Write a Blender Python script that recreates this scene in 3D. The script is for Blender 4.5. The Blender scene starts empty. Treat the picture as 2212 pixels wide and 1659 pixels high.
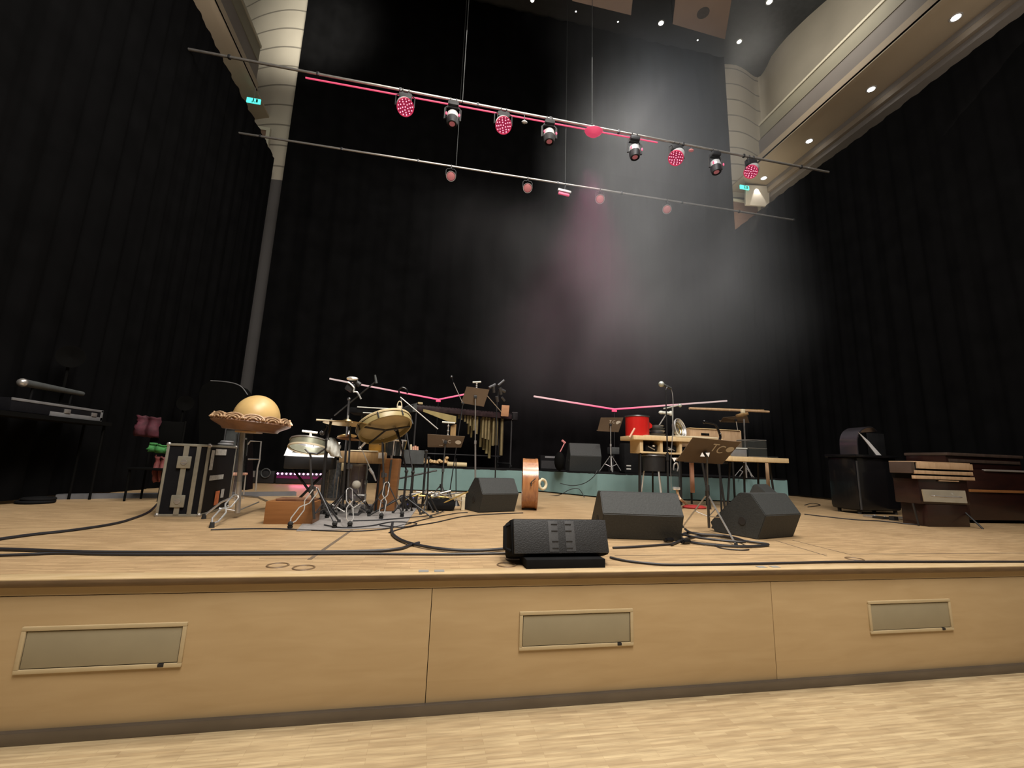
import bpy, bmesh, math, random
from mathutils import Vector, Matrix, Euler
random.seed(7)
V = Vector
PI = math.pi
SC = bpy.context.scene
COL = SC.collection

# ------------------------------------------------------------------ camera
FPX, YAW, PITCH, ROLL = 930.05, .186535, .178157, .03444
CX, CY = 1106.0, 829.5
EYE = 1.49            # camera height above the hall floor
ST = 0.79             # stage height
EH = EYE - ST
K = EH / 0.8
f0 = V((math.sin(YAW), math.cos(YAW), 0)); r0 = V((math.cos(YAW), -math.sin(YAW), 0)); u0 = V((0, 0, 1))
FW = f0 * math.cos(PITCH) + u0 * math.sin(PITCH)
up = u0 * math.cos(PITCH) - f0 * math.sin(PITCH)
RT = r0 * math.cos(ROLL) + up * math.sin(ROLL)
UP = up * math.cos(ROLL) - r0 * math.sin(ROLL)
CAM = V((0, 0, EYE))

def ray(x, y): return RT * ((x - CX) / FPX) - UP * ((y - CY) / FPX) + FW
def at(x, y, Y):
    d = ray(x, y); return CAM + d * (Y / d.y)
def atx(x, y, X):
    d = ray(x, y); return CAM + d * (X / d.x)
def onz(x, y, Z):
    d = ray(x, y); return CAM + d * ((Z - EYE) / d.z)
def fl(x, y): return onz(x, y, ST)
def mpp(P): return (P - CAM).dot(FW) / FPX      # metres for one pixel of the photo at P

cam = bpy.data.cameras.new('camera'); camo = bpy.data.objects.new('camera', cam); COL.objects.link(camo)
cam.sensor_width = 36.0; cam.lens = FPX / 2212 * 36.0; cam.clip_end = 200; cam.clip_start = .05
camo.matrix_world = Matrix(((RT.x, UP.x, -FW.x, 0), (RT.y, UP.y, -FW.y, 0), (RT.z, UP.z, -FW.z, EYE), (0, 0, 0, 1)))
SC.camera = camo

# ------------------------------------------------------------------ materials
M = {}
def mat(name, col, rough=.5, metal=0., var=.12, scale=6., bump=0., emit=None, estr=0., spec=.5, alpha=None, trans=0., coat=0.):
    m = bpy.data.materials.new(name); m.use_nodes = True
    nt = m.node_tree; b = nt.nodes['Principled BSDF']
    b.inputs['Roughness'].default_value = rough; b.inputs['Metallic'].default_value = metal
    b.inputs['Specular IOR Level'].default_value = spec
    b.inputs['Coat Weight'].default_value = coat
    b.inputs['Transmission Weight'].default_value = trans
    tc = nt.nodes.new('ShaderNodeTexCoord'); no = nt.nodes.new('ShaderNodeTexNoise')
    no.inputs['Scale'].default_value = scale; no.inputs['Detail'].default_value = 3
    nt.links.new(tc.outputs['Object'], no.inputs['Vector'])
    rp = nt.nodes.new('ShaderNodeValToRGB')
    rp.color_ramp.elements[0].position = .3; rp.color_ramp.elements[1].position = .7
    rp.color_ramp.elements[0].color = (*[c * (1 - var) for c in col], 1)
    rp.color_ramp.elements[1].color = (*[min(1, c * (1 + var)) for c in col], 1)
    nt.links.new(no.outputs['Fac'], rp.inputs['Fac']); nt.links.new(rp.outputs['Color'], b.inputs['Base Color'])
    if bump:
        bp = nt.nodes.new('ShaderNodeBump'); bp.inputs['Strength'].default_value = bump; bp.inputs['Distance'].default_value = .01
        nt.links.new(no.outputs['Fac'], bp.inputs['Height']); nt.links.new(bp.outputs['Normal'], b.inputs['Normal'])
    if emit:
        b.inputs['Emission Color'].default_value = (*emit, 1); b.inputs['Emission Strength'].default_value = estr
    if alpha is not None: b.inputs['Alpha'].default_value = alpha
    M[name] = m; return m

def wood(name, c1, c2, rough=.45, scale=(1, 1, 8), freq=3., coat=.0):
    m = bpy.data.materials.new(name); m.use_nodes = True; nt = m.node_tree; b = nt.nodes['Principled BSDF']
    tc = nt.nodes.new('ShaderNodeTexCoord'); mp = nt.nodes.new('ShaderNodeMapping'); mp.inputs['Scale'].default_value = scale
    no = nt.nodes.new('ShaderNodeTexNoise'); no.inputs['Scale'].default_value = freq; no.inputs['Detail'].default_value = 6; no.inputs['Distortion'].default_value = .6
    rp = nt.nodes.new('ShaderNodeValToRGB'); rp.color_ramp.elements[0].position = .32; rp.color_ramp.elements[1].position = .68
    rp.color_ramp.elements[0].color = (*c1, 1); rp.color_ramp.elements[1].color = (*c2, 1)
    L = nt.links.new
    L(tc.outputs['Object'], mp.inputs['Vector']); L(mp.outputs['Vector'], no.inputs['Vector']); L(no.outputs['Fac'], rp.inputs['Fac']); L(rp.outputs['Color'], b.inputs['Base Color'])
    b.inputs['Roughness'].default_value = rough; b.inputs['Coat Weight'].default_value = coat
    M[name] = m; return m

def parquet(name, c1, c2, c3, bw, rh, rough):
    m = bpy.data.materials.new(name); m.use_nodes = True; nt = m.node_tree; b = nt.nodes['Principled BSDF']; L = nt.links.new
    tc = nt.nodes.new('ShaderNodeTexCoord')
    br = nt.nodes.new('ShaderNodeTexBrick'); br.inputs['Scale'].default_value = 1; br.inputs['Brick Width'].default_value = bw
    br.inputs['Row Height'].default_value = rh; br.inputs['Mortar Size'].default_value = .0006; br.inputs['Bias'].default_value = -.1
    br.offset = .37; br.offset_frequency = 3
    br.inputs['Color1'].default_value = (*c1, 1); br.inputs['Color2'].default_value = (*c2, 1); br.inputs['Mortar'].default_value = (*c3, 1)
    L(tc.outputs['Object'], br.inputs['Vector'])
    mp = nt.nodes.new('ShaderNodeMapping'); mp.inputs['Scale'].default_value = (2.2, 26, 1); L(tc.outputs['Object'], mp.inputs['Vector'])
    no = nt.nodes.new('ShaderNodeTexNoise'); no.inputs['Scale'].default_value = 2.; no.inputs['Detail'].default_value = 5; L(mp.outputs['Vector'], no.inputs['Vector'])
    n2 = nt.nodes.new('ShaderNodeTexNoise'); n2.inputs['Scale'].default_value = .9; n2.inputs['Detail'].default_value = 3; L(tc.outputs['Object'], n2.inputs['Vector'])
    mx = nt.nodes.new('ShaderNodeMix'); mx.data_type = 'RGBA'; mx.blend_type = 'MULTIPLY'; mx.inputs[0].default_value = 1.
    rp = nt.nodes.new('ShaderNodeValToRGB'); rp.color_ramp.elements[0].position = .3; rp.color_ramp.elements[1].position = .7
    rp.color_ramp.elements[0].color = (.74, .71, .68, 1); rp.color_ramp.elements[1].color = (1.12, 1.12, 1.1, 1)
    L(no.outputs['Fac'], rp.inputs['Fac']); L(br.outputs['Color'], mx.inputs[6]); L(rp.outputs['Color'], mx.inputs[7])
    m2 = nt.nodes.new('ShaderNodeMix'); m2.data_type = 'RGBA'; m2.blend_type = 'MULTIPLY'; m2.inputs[0].default_value = 1.
    r2 = nt.nodes.new('ShaderNodeValToRGB'); r2.color_ramp.elements[0].position = .35; r2.color_ramp.elements[1].position = .65
    r2.color_ramp.elements[0].color = (.9, .88, .85, 1); r2.color_ramp.elements[1].color = (1.06, 1.06, 1.06, 1)
    L(n2.outputs['Fac'], r2.inputs['Fac']); L(mx.outputs[2], m2.inputs[6]); L(r2.outputs['Color'], m2.inputs[7]); L(m2.outputs[2], b.inputs['Base Color'])
    b.inputs['Roughness'].default_value = rough
    M[name] = m; return m

# floors and shell
parquet('hall_parquet', (.47, .37, .225), (.37, .275, .16), (.28, .2, .11), .30, .024, .5)
parquet('stage_parquet', (.495, .35, .20), (.375, .262, .146), (.26, .16, .08), .16, .022, .42)
wood('front_veneer', (.44, .305, .157), (.485, .345, .185), .4, (1, 1, 6), 2.2)
wood('nosing_wood', (.46, .33, .17), (.55, .41, .24), .4, (1, 4, 4), 5)
wood('nosing_dark', (.12, .075, .04), (.18, .115, .06), .5, (1, 6, 6), 5)
mat('skirting_metal', (.16, .14, .12), .32, .7, .1, 3)
mat('gap_black', (.015, .012, .01), .9)
mat('hatch_grey', (.30, .255, .165), .55, 0, .05, 5)
wood('hatch_frame', (.46, .36, .21), (.50, .395, .235), .45, (2, 2, 8), 4)
mat('curtain_black', (.0042, .0042, .0045), .95, 0, .25, 2.2, 0, spec=.05)
mat('curtain_side', (.0034, .0034, .0037), .95, 0, .25, 2.2, 0, spec=.05)
mat('ceiling_dark', (.055, .06, .064), .9)
# props
mat('black_paint', (.012, .012, .013), .45, 0, .2, 8)
mat('black_matte', (.007, .007, .0075), .9, 0, .2, 8, spec=.12)
mat('black_gloss', (.006, .006, .007), .22, 0, .1, 4, coat=.15, spec=.3)
mat('black_rubber', (.012, .012, .012), .8)
mat('cable_black', (.010, .010, .014), .55)
mat('wedge_black', (.025, .027, .0265), .72, 0, .15, 60, .25)
mat('grille_black', (.016, .016, .017), .6, 0, .3, 120, .3)
mat('grille_grey', (.05, .05, .052), .6, 0, .15, 90)
mat('chrome', (.88, .87, .85), .22, .72, .04, 5)
mat('steel', (.50, .48, .46), .32, .75, .1, 12)
mat('reflection_white', (.9, .88, .88), .25, .25, .04, 5)
mat('dark_steel', (.10, .10, .105), .4, .8, .1, 10)
mat('alu_edge', (.34, .32, .26), .4, .5, .1, 14)
mat('case_panel', (.008, .008, .010), .6, 0, .1, 20, spec=.12)
mat('white_paper', (.9, .89, .87), .7, 0, .03, 8)
mat('label_tape', (.46, .45, .42), .7, 0, .2, 30)
mat('orange_label', (.72, .2, .07), .6, 0, .2, 20)
mat('teal_skirt', (.15, .25, .25), .9, 0, .08, 2.2, .1)
mat('gourd_tan', (.62, .42, .17), .38, 0, .12, 4)
wood('carved_wood', (.20, .09, .045), (.40, .23, .13), .35, (2, 2, 6), 5, .2)
wood('bowl_wood', (.13, .058, .03), (.22, .11, .06), .4, (2, 2, 3), 4)
wood('cajon_wood', (.21, .085, .025), (.27, .115, .038), .45, (1, 1, 10), 3)
wood('plank_wood', (.30, .18, .08), (.42, .27, .12), .5, (6, 1, 1), 4)
wood('pale_ply', (.58, .42, .22), (.66, .50, .29), .5, (5, 1, 1), 3)
wood('hoop_wood', (.30, .12, .05), (.44, .20, .08), .28, (8, 8, 1), 3, .4)
wood('desk_brown', (.105, .07, .045), (.14, .095, .06), .45, (1, 1, 1), 2)
wood('piano_red', (.014, .0045, .004), (.024, .007, .005), .35, (1, 1, 5), 3, .15)
mat('hood_metal', (.20, .18, .21), .18, .85, .1, 4)
wood('lid_brown', (.05, .034, .026), (.075, .05, .04), .4, (5, 1, 1), 3)
wood('organ_tan', (.40, .26, .15), (.50, .34, .21), .4, (5, 1, 1), 4)
mat('drum_olive', (.34, .27, .12), .4, 0, .15, 6)
mat('drum_skin', (.50, .40, .22), .6, 0, .15, 3)
mat('skin_cream', (.62, .54, .38), .6, 0, .08, 5)
mat('silver_green', (.36, .37, .28), .3, .5, .2, 8)
mat('towel_white', (.60, .60, .55), .95, 0, .08, 30, .4)
mat('tom_blue', (.22, .26, .31), .3, .1, .4, 40)
mat('tom_violet', (.30, .265, .29), .35, .05, .2, 10)
mat('felt_white', (.72, .68, .58), .9)
mat('brass', (.52, .38, .14), .3, .9, .2, 10)
mat('cymbal_bronze', (.62, .47, .24), .28, 1., .1, 12)
mat('tube_brass', (.42, .34, .18), .34, .75, .12, 9)
mat('rosewood', (.028, .016, .018), .35, 0, .4, 12)
mat('red_enamel', (.48, .014, .012), .3, 0, .06, 3)
mat('red_dull', (.30, .02, .02), .6, 0, .2, 6)
mat('mic_grey', (.50, .53, .48), .4, .5)
mat('dark_grey', (.055, .06, .06), .6, 0, .15, 10)
mat('case_dark', (.0035, .0035, .0033), .9, spec=.08)
mat('mid_grey', (.16, .16, .165), .6, 0, .12, 10)
mat('drum_rug', (.22, .205, .195), .95, 0, .1, 30, .3)
mat('orange_bag', (.60, .30, .04), .6, 0, .2, 8)
mat('pink_stick', (.62, .34, .24), .5)
mat('green_cloth', (.04, .20, .05), .8, 0, .2, 10)
mat('pink_cloth', (.07, .012, .022), .8, 0, .4, 14)
mat('red_vest', (.17, .04, .038), .7, 0, .3, 12)
mat('rubber_mat', (.10, .10, .105), .85)
mat('lettering', (.62, .55, .45), .6, 0, .03)
mat('tape_grey', (.24, .235, .22), .7)
mat('floor_line', (.12, .085, .055), .8)
mat('clear_glass', (.9, .95, .95), .04, 0, .01, 3, trans=1.)
mat('acrylic', (.04, .045, .045), .08, 0, .02, 3, alpha=.25)
mat('water', (.03, .04, .04), .05, 0, .05, 3, alpha=.35)
mat('sheet_lid', (.55, .58, .56), .3, 0, .05)
mat('straw', (.60, .42, .22), .8, 0, .25, 25, .6)
mat('panel_beige', (.46, .37, .32), .7, 0, .05, 2)
mat('pink_glow', (.6, .1, .2), .4, 0, .01, 3, emit=(.85, .07, .16), estr=.6)
mat('led_rim', (.3, .02, .06), .4, 0, .01, 3, emit=(.7, .03, .10), estr=.5)
mat('led_plate', (.1, .01, .03), .4, 0, .01, 3, emit=(.50, .006, .08), estr=.5)
mat('led_hot', (.3, .1, .15), .4, 0, .01, 3, emit=(1, .42, .52), estr=1.5)
mat('led_white_pink', (1, .6, .8), .4, 0, .01, 3, emit=(1, .35, .85), estr=5.0)
mat('led_magenta', (.08, .01, .05), .4, 0, .01, 3, emit=(.5, .01, .22), estr=.10)
mat('led_blue', (.3, .3, 1), .4, 0, .01, 3, emit=(.25, .25, 1), estr=3.0)
mat('lens_rose', (.45, .18, .17), .25, 0, .1, 4, emit=(.45, .12, .14), estr=.35)
mat('lamp_white', (1, 1, 1), .4, 0, .01, 3, emit=(1, .97, .90), estr=14.)
mat('lamp_soft', (1, 1, 1), .4, 0, .01, 3, emit=(1, .93, .80), estr=5.)
mat('head_silver', (.55, .55, .55), .35, .3, .05, 4)
mat('head_black', (.016, .016, .018), .5)
mat('exit_green', (.1, .8, .7), .4, 0, .02, 3, emit=(.10, .85, .75), estr=1.1)
mat('exit_dark', (.02, .25, .22), .4)
mat('led_screen', (.05, .05, .06), .2)

# ------------------------------------------------------------------ mesh building
class MB:
    def __init__(s): s.v = []; s.f = []; s.mi = []; s.cur = 0
    def add(s, vs, fs, T=None):
        b = len(s.v)
        s.v += [(T @ V(p)) if T else V(p) for p in vs]
        for f in fs: s.f.append([b + i for i in f]); s.mi.append(s.cur)
        return s
    def quadbox(s, a, b):      # two rings of four points
        return s.add(list(a) + list(b), [(3, 2, 1, 0), (4, 5, 6, 7), (0, 1, 5, 4), (1, 2, 6, 5), (2, 3, 7, 6), (3, 0, 4, 7)])
    def box(s, c, sz, T=None, bev=0., rot=None):
        c = V(c); h = V(sz) * .5
        bm = bmesh.new(); bmesh.ops.create_cube(bm, size=1.)
        for v in bm.verts: v.co = V((v.co.x * sz[0], v.co.y * sz[1], v.co.z * sz[2]))
        if bev > 0: bmesh.ops.bevel(bm, geom=bm.edges[:], offset=min(bev, min(sz) * .45), segments=2, affect='EDGES', profile=.6)
        R = rot.to_4x4() if rot is not None else Matrix()
        TT = Matrix.Translation(c) @ R
        if T: TT = T @ TT
        s.addbm(bm, TT); return s
    def addbm(s, bm, T=None):
        bm.verts.ensure_lookup_table(); bm.verts.index_update()
        s.add([v.co.copy() for v in bm.verts], [[v.index for v in f.verts] for f in bm.faces], T); bm.free()
    def cyl(s, a, b, r, r2=None, n=12, cap=True):
        a = V(a); b = V(b); r2 = r if r2 is None else r2
        z = (b - a)
        if z.length < 1e-6: return s
        z.normalize(); x = z.orthogonal().normalized(); y = z.cross(x)
        vs = [a + (x * math.cos(t) + y * math.sin(t)) * r for t in [2 * PI * i / n for i in range(n)]]
        vs += [b + (x * math.cos(t) + y * math.sin(t)) * r2 for t in [2 * PI * i / n for i in range(n)]]
        fs = [(i, (i + 1) % n, n + (i + 1) % n, n + i) for i in range(n)]
        if cap: fs += [list(range(n))[::-1], list(range(n, 2 * n))]
        return s.add(vs, fs)
    def tube(s, pts, r, n=8, cap=True, closed=False):
        pts = [V(p) for p in pts]; N = len(pts); rs = r if isinstance(r, (list, tuple)) else [r] * N
        vs = []; prev = None
        for i, p in enumerate(pts):
            if closed: t = pts[(i + 1) % N] - pts[i - 1]
            else: t = pts[min(i + 1, N - 1)] - pts[max(i - 1, 0)]
            if t.length < 1e-7: t = V((0, 0, 1))
            t.normalize()
            x = (prev - t * prev.dot(t)) if prev is not None else t.orthogonal()
            if x.length < 1e-5: x = t.orthogonal()
            x.normalize(); prev = x; y = t.cross(x)
            vs += [p + (x * math.cos(a) + y * math.sin(a)) * rs[i] for a in [2 * PI * k / n for k in range(n)]]
        fs = []
        for i in range(N if closed else N - 1):
            j = (i + 1) % N
            fs += [(i * n + k, i * n + (k + 1) % n, j * n + (k + 1) % n, j * n + k) for k in range(n)]
        if cap and not closed: fs += [list(range(n))[::-1], [(N - 1) * n + k for k in range(n)]]
        return s.add(vs, fs)
    def lathe(s, prof, T=None, n=32, closed=False):
        vs = []; N = len(prof)
        for (r, z) in prof: vs += [V((r * math.cos(2 * PI * k / n), r * math.sin(2 * PI * k / n), z)) for k in range(n)]
        fs = []
        for i in range(N if closed else N - 1):
            j = (i + 1) % N
            fs += [(i * n + k, i * n + (k + 1) % n, j * n + (k + 1) % n, j * n + k) for k in range(n)]
        if not closed:
            if prof[0][0] > 1e-5: fs.append(list(range(n))[::-1])
            if prof[-1][0] > 1e-5: fs.append([(N - 1) * n + k for k in range(n)])
        return s.add(vs, fs, T)
    def ball(s, c, r, n=14, sc=(1, 1, 1), T=None):
        m = n // 2; prof = [(math.sin(PI * i / m), -math.cos(PI * i / m)) for i in range(m + 1)]
        TT = Matrix.Translation(V(c)) @ Matrix.Diagonal((r * sc[0], r * sc[1], r * sc[2], 1))
        prof[0] = (1e-4, -1); prof[-1] = (1e-4, 1)
        return s.lathe(prof, (T @ TT) if T else TT, n)
    def prism(s, poly, d):     # polygon of 3D points swept by d
        n = len(poly); d = V(d); poly = [V(p) for p in poly]
        return s.add(poly + [p + d for p in poly], [list(range(n))[::-1], list(range(n, 2 * n))] + [(i, (i + 1) % n, n + (i + 1) % n, n + i) for i in range(n)])
    def torus(s, c, R, r, T=None, n=28, m=8):
        vs = []; fs = []
        for i in range(n):
            a = 2 * PI * i / n
            for j in range(m):
                b = 2 * PI * j / m
                vs.append(V(((R + r * math.cos(b)) * math.cos(a), (R + r * math.cos(b)) * math.sin(a), r * math.sin(b))))
        for i in range(n):
            for j in range(m):
                fs.append((i * m + j, ((i + 1) % n) * m + j, ((i + 1) % n) * m + (j + 1) % m, i * m + (j + 1) % m))
        TT = Matrix.Translation(V(c))
        return s.add(vs, fs, TT @ T if T else TT)
    def build(s, name, m, parent=None, org=None, smooth=32, kind=None):
        me = bpy.data.meshes.new(name)
        if parent is not None: org = ORG[parent.name]
        elif org is None:
            xs = [p.x for p in s.v]; ys = [p.y for p in s.v]; zs = [p.z for p in s.v]
            org = V(((min(xs) + max(xs)) / 2, (min(ys) + max(ys)) / 2, min(zs)))
        org = V(org)
        me.from_pydata([tuple(p - org) for p in s.v], [], s.f)
        mats = m if isinstance(m, (list, tuple)) else [m]
        for x in mats: me.materials.append(M[x])
        if len(mats) > 1: me.polygons.foreach_set('material_index', s.mi)
        bm = bmesh.new(); bm.from_mesh(me); bmesh.ops.recalc_face_normals(bm, faces=bm.faces[:]); bm.to_mesh(me); bm.free()
        me.polygons.foreach_set('use_smooth', [True] * len(me.polygons))
        me.set_sharp_from_angle(angle=math.radians(smooth))
        me.update()
        o = bpy.data.objects.new(name, me); COL.objects.link(o)
        ORG[o.name] = org
        if parent is not None: o.parent = parent
        else: o.location = org
        if kind: o['kind'] = kind
        return o
ORG = {}

def tag(o, label, cat, group=None, kind=None):
    o['label'] = label; o['category'] = cat
    if group: o['group'] = group
    if kind: o['kind'] = kind
    return o
def thing(name, label, cat, loc, group=None):
    o = bpy.data.objects.new(name, None); COL.objects.link(o); o.empty_display_size = .1
    o.location = V(loc); ORG[o.name] = V(loc)
    return tag(o, label, cat, group)
def struct(name, mb, m, smooth=32): return mb.build(name, m, kind='structure', smooth=smooth)
def copy_tree(o, parent=None):
    c = o.copy(); COL.objects.link(c)
    if parent is not None: c.parent = parent
    for ch in list(o.children): copy_tree(ch, c)
    return c
def frame(o, x, y, z):          # matrix from origin and axes
    return Matrix(((x.x, y.x, z.x, o.x), (x.y, y.y, z.y, o.y), (x.z, y.z, z.z, o.z), (0, 0, 0, 1)))
def axis_frame(o, z):
    z = V(z).normalized(); x = z.orthogonal().normalized(); return frame(V(o), x, z.cross(x), z)
def lerp(a, b, t): return V(a) * (1 - t) + V(b) * t
def bez(pts, n=10):             # smooth line through points (Catmull-Rom)
    pts = [V(p) for p in pts]; out = []
    P = [pts[0]] + pts + [pts[-1]]
    for i in range(1, len(P) - 2):
        a, b, c, d = P[i - 1], P[i], P[i + 1], P[i + 2]
        for k in range(n):
            t = k / n
            out.append(.5 * ((2 * b) + (c - a) * t + (2 * a - 5 * b + 4 * c - d) * t * t + (3 * b - a - 3 * c + d) * t ** 3))
    out.append(pts[-1]); return out
def text_mesh(txt, size):
    cu = bpy.data.curves.new('t', 'FONT'); cu.body = txt; cu.size = size; cu.extrude = .0008; cu.align_x = 'CENTER'
    o = bpy.data.objects.new('t', cu); COL.objects.link(o)
    dg = bpy.context.evaluated_depsgraph_get(); me = bpy.data.meshes.new_from_object(o.evaluated_get(dg))
    vs = [v.co.copy() for v in me.vertices]; fs = [list(p.vertices) for p in me.polygons]
    bpy.data.objects.remove(o); bpy.data.curves.remove(cu); bpy.data.meshes.remove(me)
    return vs, fs

# ------------------------------------------------------------------ the hall
YF = 2.896
mb = MB(); mb.box((2.5, -.55, -.05), (24, 7.0, .1)); struct('floor', mb, 'hall_parquet')
mb = MB(); mb.box((2.5, 8.2, ST - .1), (17, 10.5, .2)); struct('floor_stage', mb, 'stage_parquet')
# light edge board and rounded nosing, its underside shade put into dark colour
mb = MB(); mb.box((2.5, YF + .02, ST - .004), (17, .12, .012), bev=.004); struct('trim_1', mb, 'nosing_wood')
mb = MB()
pf = [(YF - .038, ST + .001), (YF - .043, ST - .012), (YF - .034, ST - .034), (YF - .012, ST - .046), (YF + .02, ST - .046), (YF + .02, ST + .001)]
mb.prism([(-6, y, z) for y, z in pf], (17, 0, 0)); struct('trim_2', mb, 'nosing_dark', 50)
mb = MB(); mb.box((2.5, YF + .02, ST - .068), (17, .036, .044)); struct('trim_3', mb, 'front_veneer')
mb = MB(); mb.box((2.5, YF + .06, .35), (17, .05, .7)); struct('wall_front_core', mb, 'gap_black')
seams = [-4.745, -2.33, .0875, 2.5, 4.92, 7.34, 9.75]
for a, b in zip(seams, seams[1:]):
    mb = MB(); mb.box(((a + b) / 2, YF + .02, .3495), (b - a - .004, .04, .693), bev=.0015); struct('wall_front', mb, 'front_veneer')
mb = MB(); mb.box((2.5, YF - .012, .03), (17, .03, .06), bev=.004); struct('baseboard_front', mb, 'skirting_metal')

def hatch(x0, lab):
    z0, z1, w = .322, .549, .775
    t = thing('access_hatch', lab, 'hatch', (x0 + w / 2, YF, z0), 'hatches in the stage front')
    fr = MB(); b = .021
    for c, s in (((x0 + w / 2, YF - .004, z1 - b / 2), (w, .016, b)), ((x0 + w / 2, YF - .004, z0 + b / 2), (w, .016, b)),
                 ((x0 + b / 2, YF - .004, (z0 + z1) / 2), (b, .016, z1 - z0 - 2 * b)), ((x0 + w - b / 2, YF - .004, (z0 + z1) / 2), (b, .016, z1 - z0 - 2 * b))): fr.box(c, s, bev=.003)
    fr.build('frame', 'hatch_frame', t)
    g = MB(); g.box((x0 + w / 2, YF - .0005, (z0 + z1) / 2), (w - 2 * b - .001, .003, z1 - z0 - 2 * b - .001)); g.build('shadow_gap', 'gap_black', t)
    p = MB(); p.box((x0 + w / 2, YF - .003, (z0 + z1) / 2), (w - 2 * b - .008, .006, z1 - z0 - 2 * b - .008), bev=.001); p.build('panel', 'hatch_grey', t)
    l = MB(); l.box((x0 + w - .10, YF - .006, z0 + b * .62), (.03, .016, .016), bev=.002); l.build('finger_slot', 'gap_black', t)
hatch(-2.02, 'grey-green access hatch in pale wooden frame, leftmost in the stage front')
hatch(.6475, 'grey-green access hatch in pale wooden frame, below the slotted-grille floor speaker')
hatch(3.316, 'grey-green access hatch in pale wooden frame, rightmost in the stage front')

# seams in the stage deck
def seam(a, b, w):
    a = V((a.x, a.y, ST)); b = V((b.x, b.y, ST)); d = (b - a).normalized(); n = V((-d.y, d.x, 0)) * w / 2
    mb = MB(); mb.prism([a - n, b - n, b + n, a + n], (0, 0, .0012)); return struct('trim_4', mb, 'floor_line')
seam(fl(760, 1145), fl(668, 1209), .028)
seam(fl(1676, 1168), fl(1786, 1201), .012); seam(fl(1712, 1167), fl(1840, 1199), .012)
seam(fl(1328, 1200), fl(1786, 1197), .010); seam(fl(1840, 1197), fl(2212, 1195), .012)
seam(fl(560, 1206), fl(1090, 1204), .006)

# pleated cloth
def pleats(name, p0, p1, z0, z1, m, label, amp=.035, wl=.42, n=None, lean0=0., lean1=0., seed=1, off=0.):
    p0 = V(p0); p1 = V(p1); L = (p1 - p0).length; d = (p1 - p0) / L; nn = V((-d.y, d.x, 0))
    n = n or int(L / wl * 9); rs = random.Random(seed); ph = [rs.uniform(0, 6) for _ in range(4)]
    nz = 9; vs = []; fs = []
    for j in range(nz):
        t = j / (nz - 1); z = z0 + (z1 - z0) * t
        for i in range(n + 1):
            s = L * i / n
            w = math.sin(s / wl * 2 * PI + ph[0] + .8 * math.sin(s * .9 + ph[1])) * (.75 + .25 * math.sin(s * 1.7 + ph[2])) + .3 * math.sin(s / wl * 4.4 * PI + ph[3] + t)
            q = p0 + d * (s + (lean0 * (1 - i / n) + lean1 * i / n) * (1 - t)) + nn * (amp * w * (1.15 - .5 * t) + off)
            vs.append((q.x, q.y, z + (.025 * math.sin(s * 1.3 + ph[1]) if j in (0, nz - 1) else 0)))
    for j in range(nz - 1):
        for i in range(n): fs.append((j * (n + 1) + i, j * (n + 1) + i + 1, (j + 1) * (n + 1) + i + 1, (j + 1) * (n + 1) + i))
    mb = MB(); mb.add(vs, fs); o = mb.build(name, m, smooth=180); tag(o, label, 'curtain'); return o
CT = EYE + 7.96
XL, XR, YB = -4.86, 10.34, 12.4
ycl_b = atx(534, 850, XL).y
pleats('stage_curtain', (XL, 3.2, 0), (XL, 12.15, 0), ST + .02, EYE + 7.96 * 4.86 / 4.66, 'curtain_side', 'black pleated drape along the left side of the stage', lean1=min(0, ycl_b - 12.3), seed=3)
pleats('stage_curtain', (XR, 12.72, 0), (XR, 3.2, 0), ST + .02, EYE + 7.96 * 10.34 / 9.67, 'curtain_side', 'black pleated drape along the right side, behind the organ and piano', seed=5)
xb0 = at(612, 378, YB).x; xb1 = at(1587, 495, YB).x
pleats('stage_curtain', (xb0, YB, 0), (xb1 - .02, YB, 0), ST + .02, EYE + 15.6, 'curtain_black', 'wide black drape closing off the back of the stage', amp=.045, wl=.7, seed=9)

# walls behind and above the drapes
def grooved(name, c, spacing, off, ymin=None):
    m = bpy.data.materials.new(name); m.use_nodes = True; nt = m.node_tree; b = nt.nodes['Principled BSDF']; L = nt.links.new
    tc = nt.nodes.new('ShaderNodeTexCoord'); sp = nt.nodes.new('ShaderNodeSeparateXYZ'); L(tc.outputs['Object'], sp.inputs[0])
    def mth(op, a, v=None):
        k = nt.nodes.new('ShaderNodeMath'); k.operation = op
        L(a, k.inputs[0])
        if v is not None:
            if isinstance(v, (int, float)): k.inputs[1].default_value = v
            else: L(v, k.inputs[1])
        return k.outputs[0]
    a = mth('ADD', sp.outputs['Z'], off); a = mth('DIVIDE', a, spacing); a = mth('FRACT', a)
    g = mth('LESS_THAN', a, .075)
    if ymin is not None:
        yy = mth('GREATER_THAN', sp.outputs['Y'], ymin); g = mth('MULTIPLY', g, yy)
    no = nt.nodes.new('ShaderNodeTexNoise'); no.inputs['Scale'].default_value = 1.2; L(tc.outputs['Object'], no.inputs['Vector'])
    rp = nt.nodes.new('ShaderNodeValToRGB'); rp.color_ramp.elements[0].color = (*[x * .88 for x in c], 1); rp.color_ramp.elements[1].color = (*[x * 1.08 for x in c], 1)
    L(no.outputs['Fac'], rp.inputs['Fac'])
    mx = nt.nodes.new('ShaderNodeMix'); mx.data_type = 'RGBA'; L(g, mx.inputs[0]); L(rp.outputs['Color'], mx.inputs[6]); mx.inputs[7].default_value = (*[x * .42 for x in c], 1)
    L(mx.outputs[2], b.inputs['Base Color']); b.inputs['Roughness'].default_value = .65
    M[name] = m
CEIL = EYE + 15.75
gsp = (at(1590, 172, 12.75).z - at(1590, 272, 12.75).z) / 3
goff = -((at(1590, 203.5, 12.75).z) % gsp) + gsp * .5
grooved('wall_cream', (.47, .43, .35), gsp, goff, None)
mat('wall_plain', (.47, .43, .35), .65, 0, .06, 1.)
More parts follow.
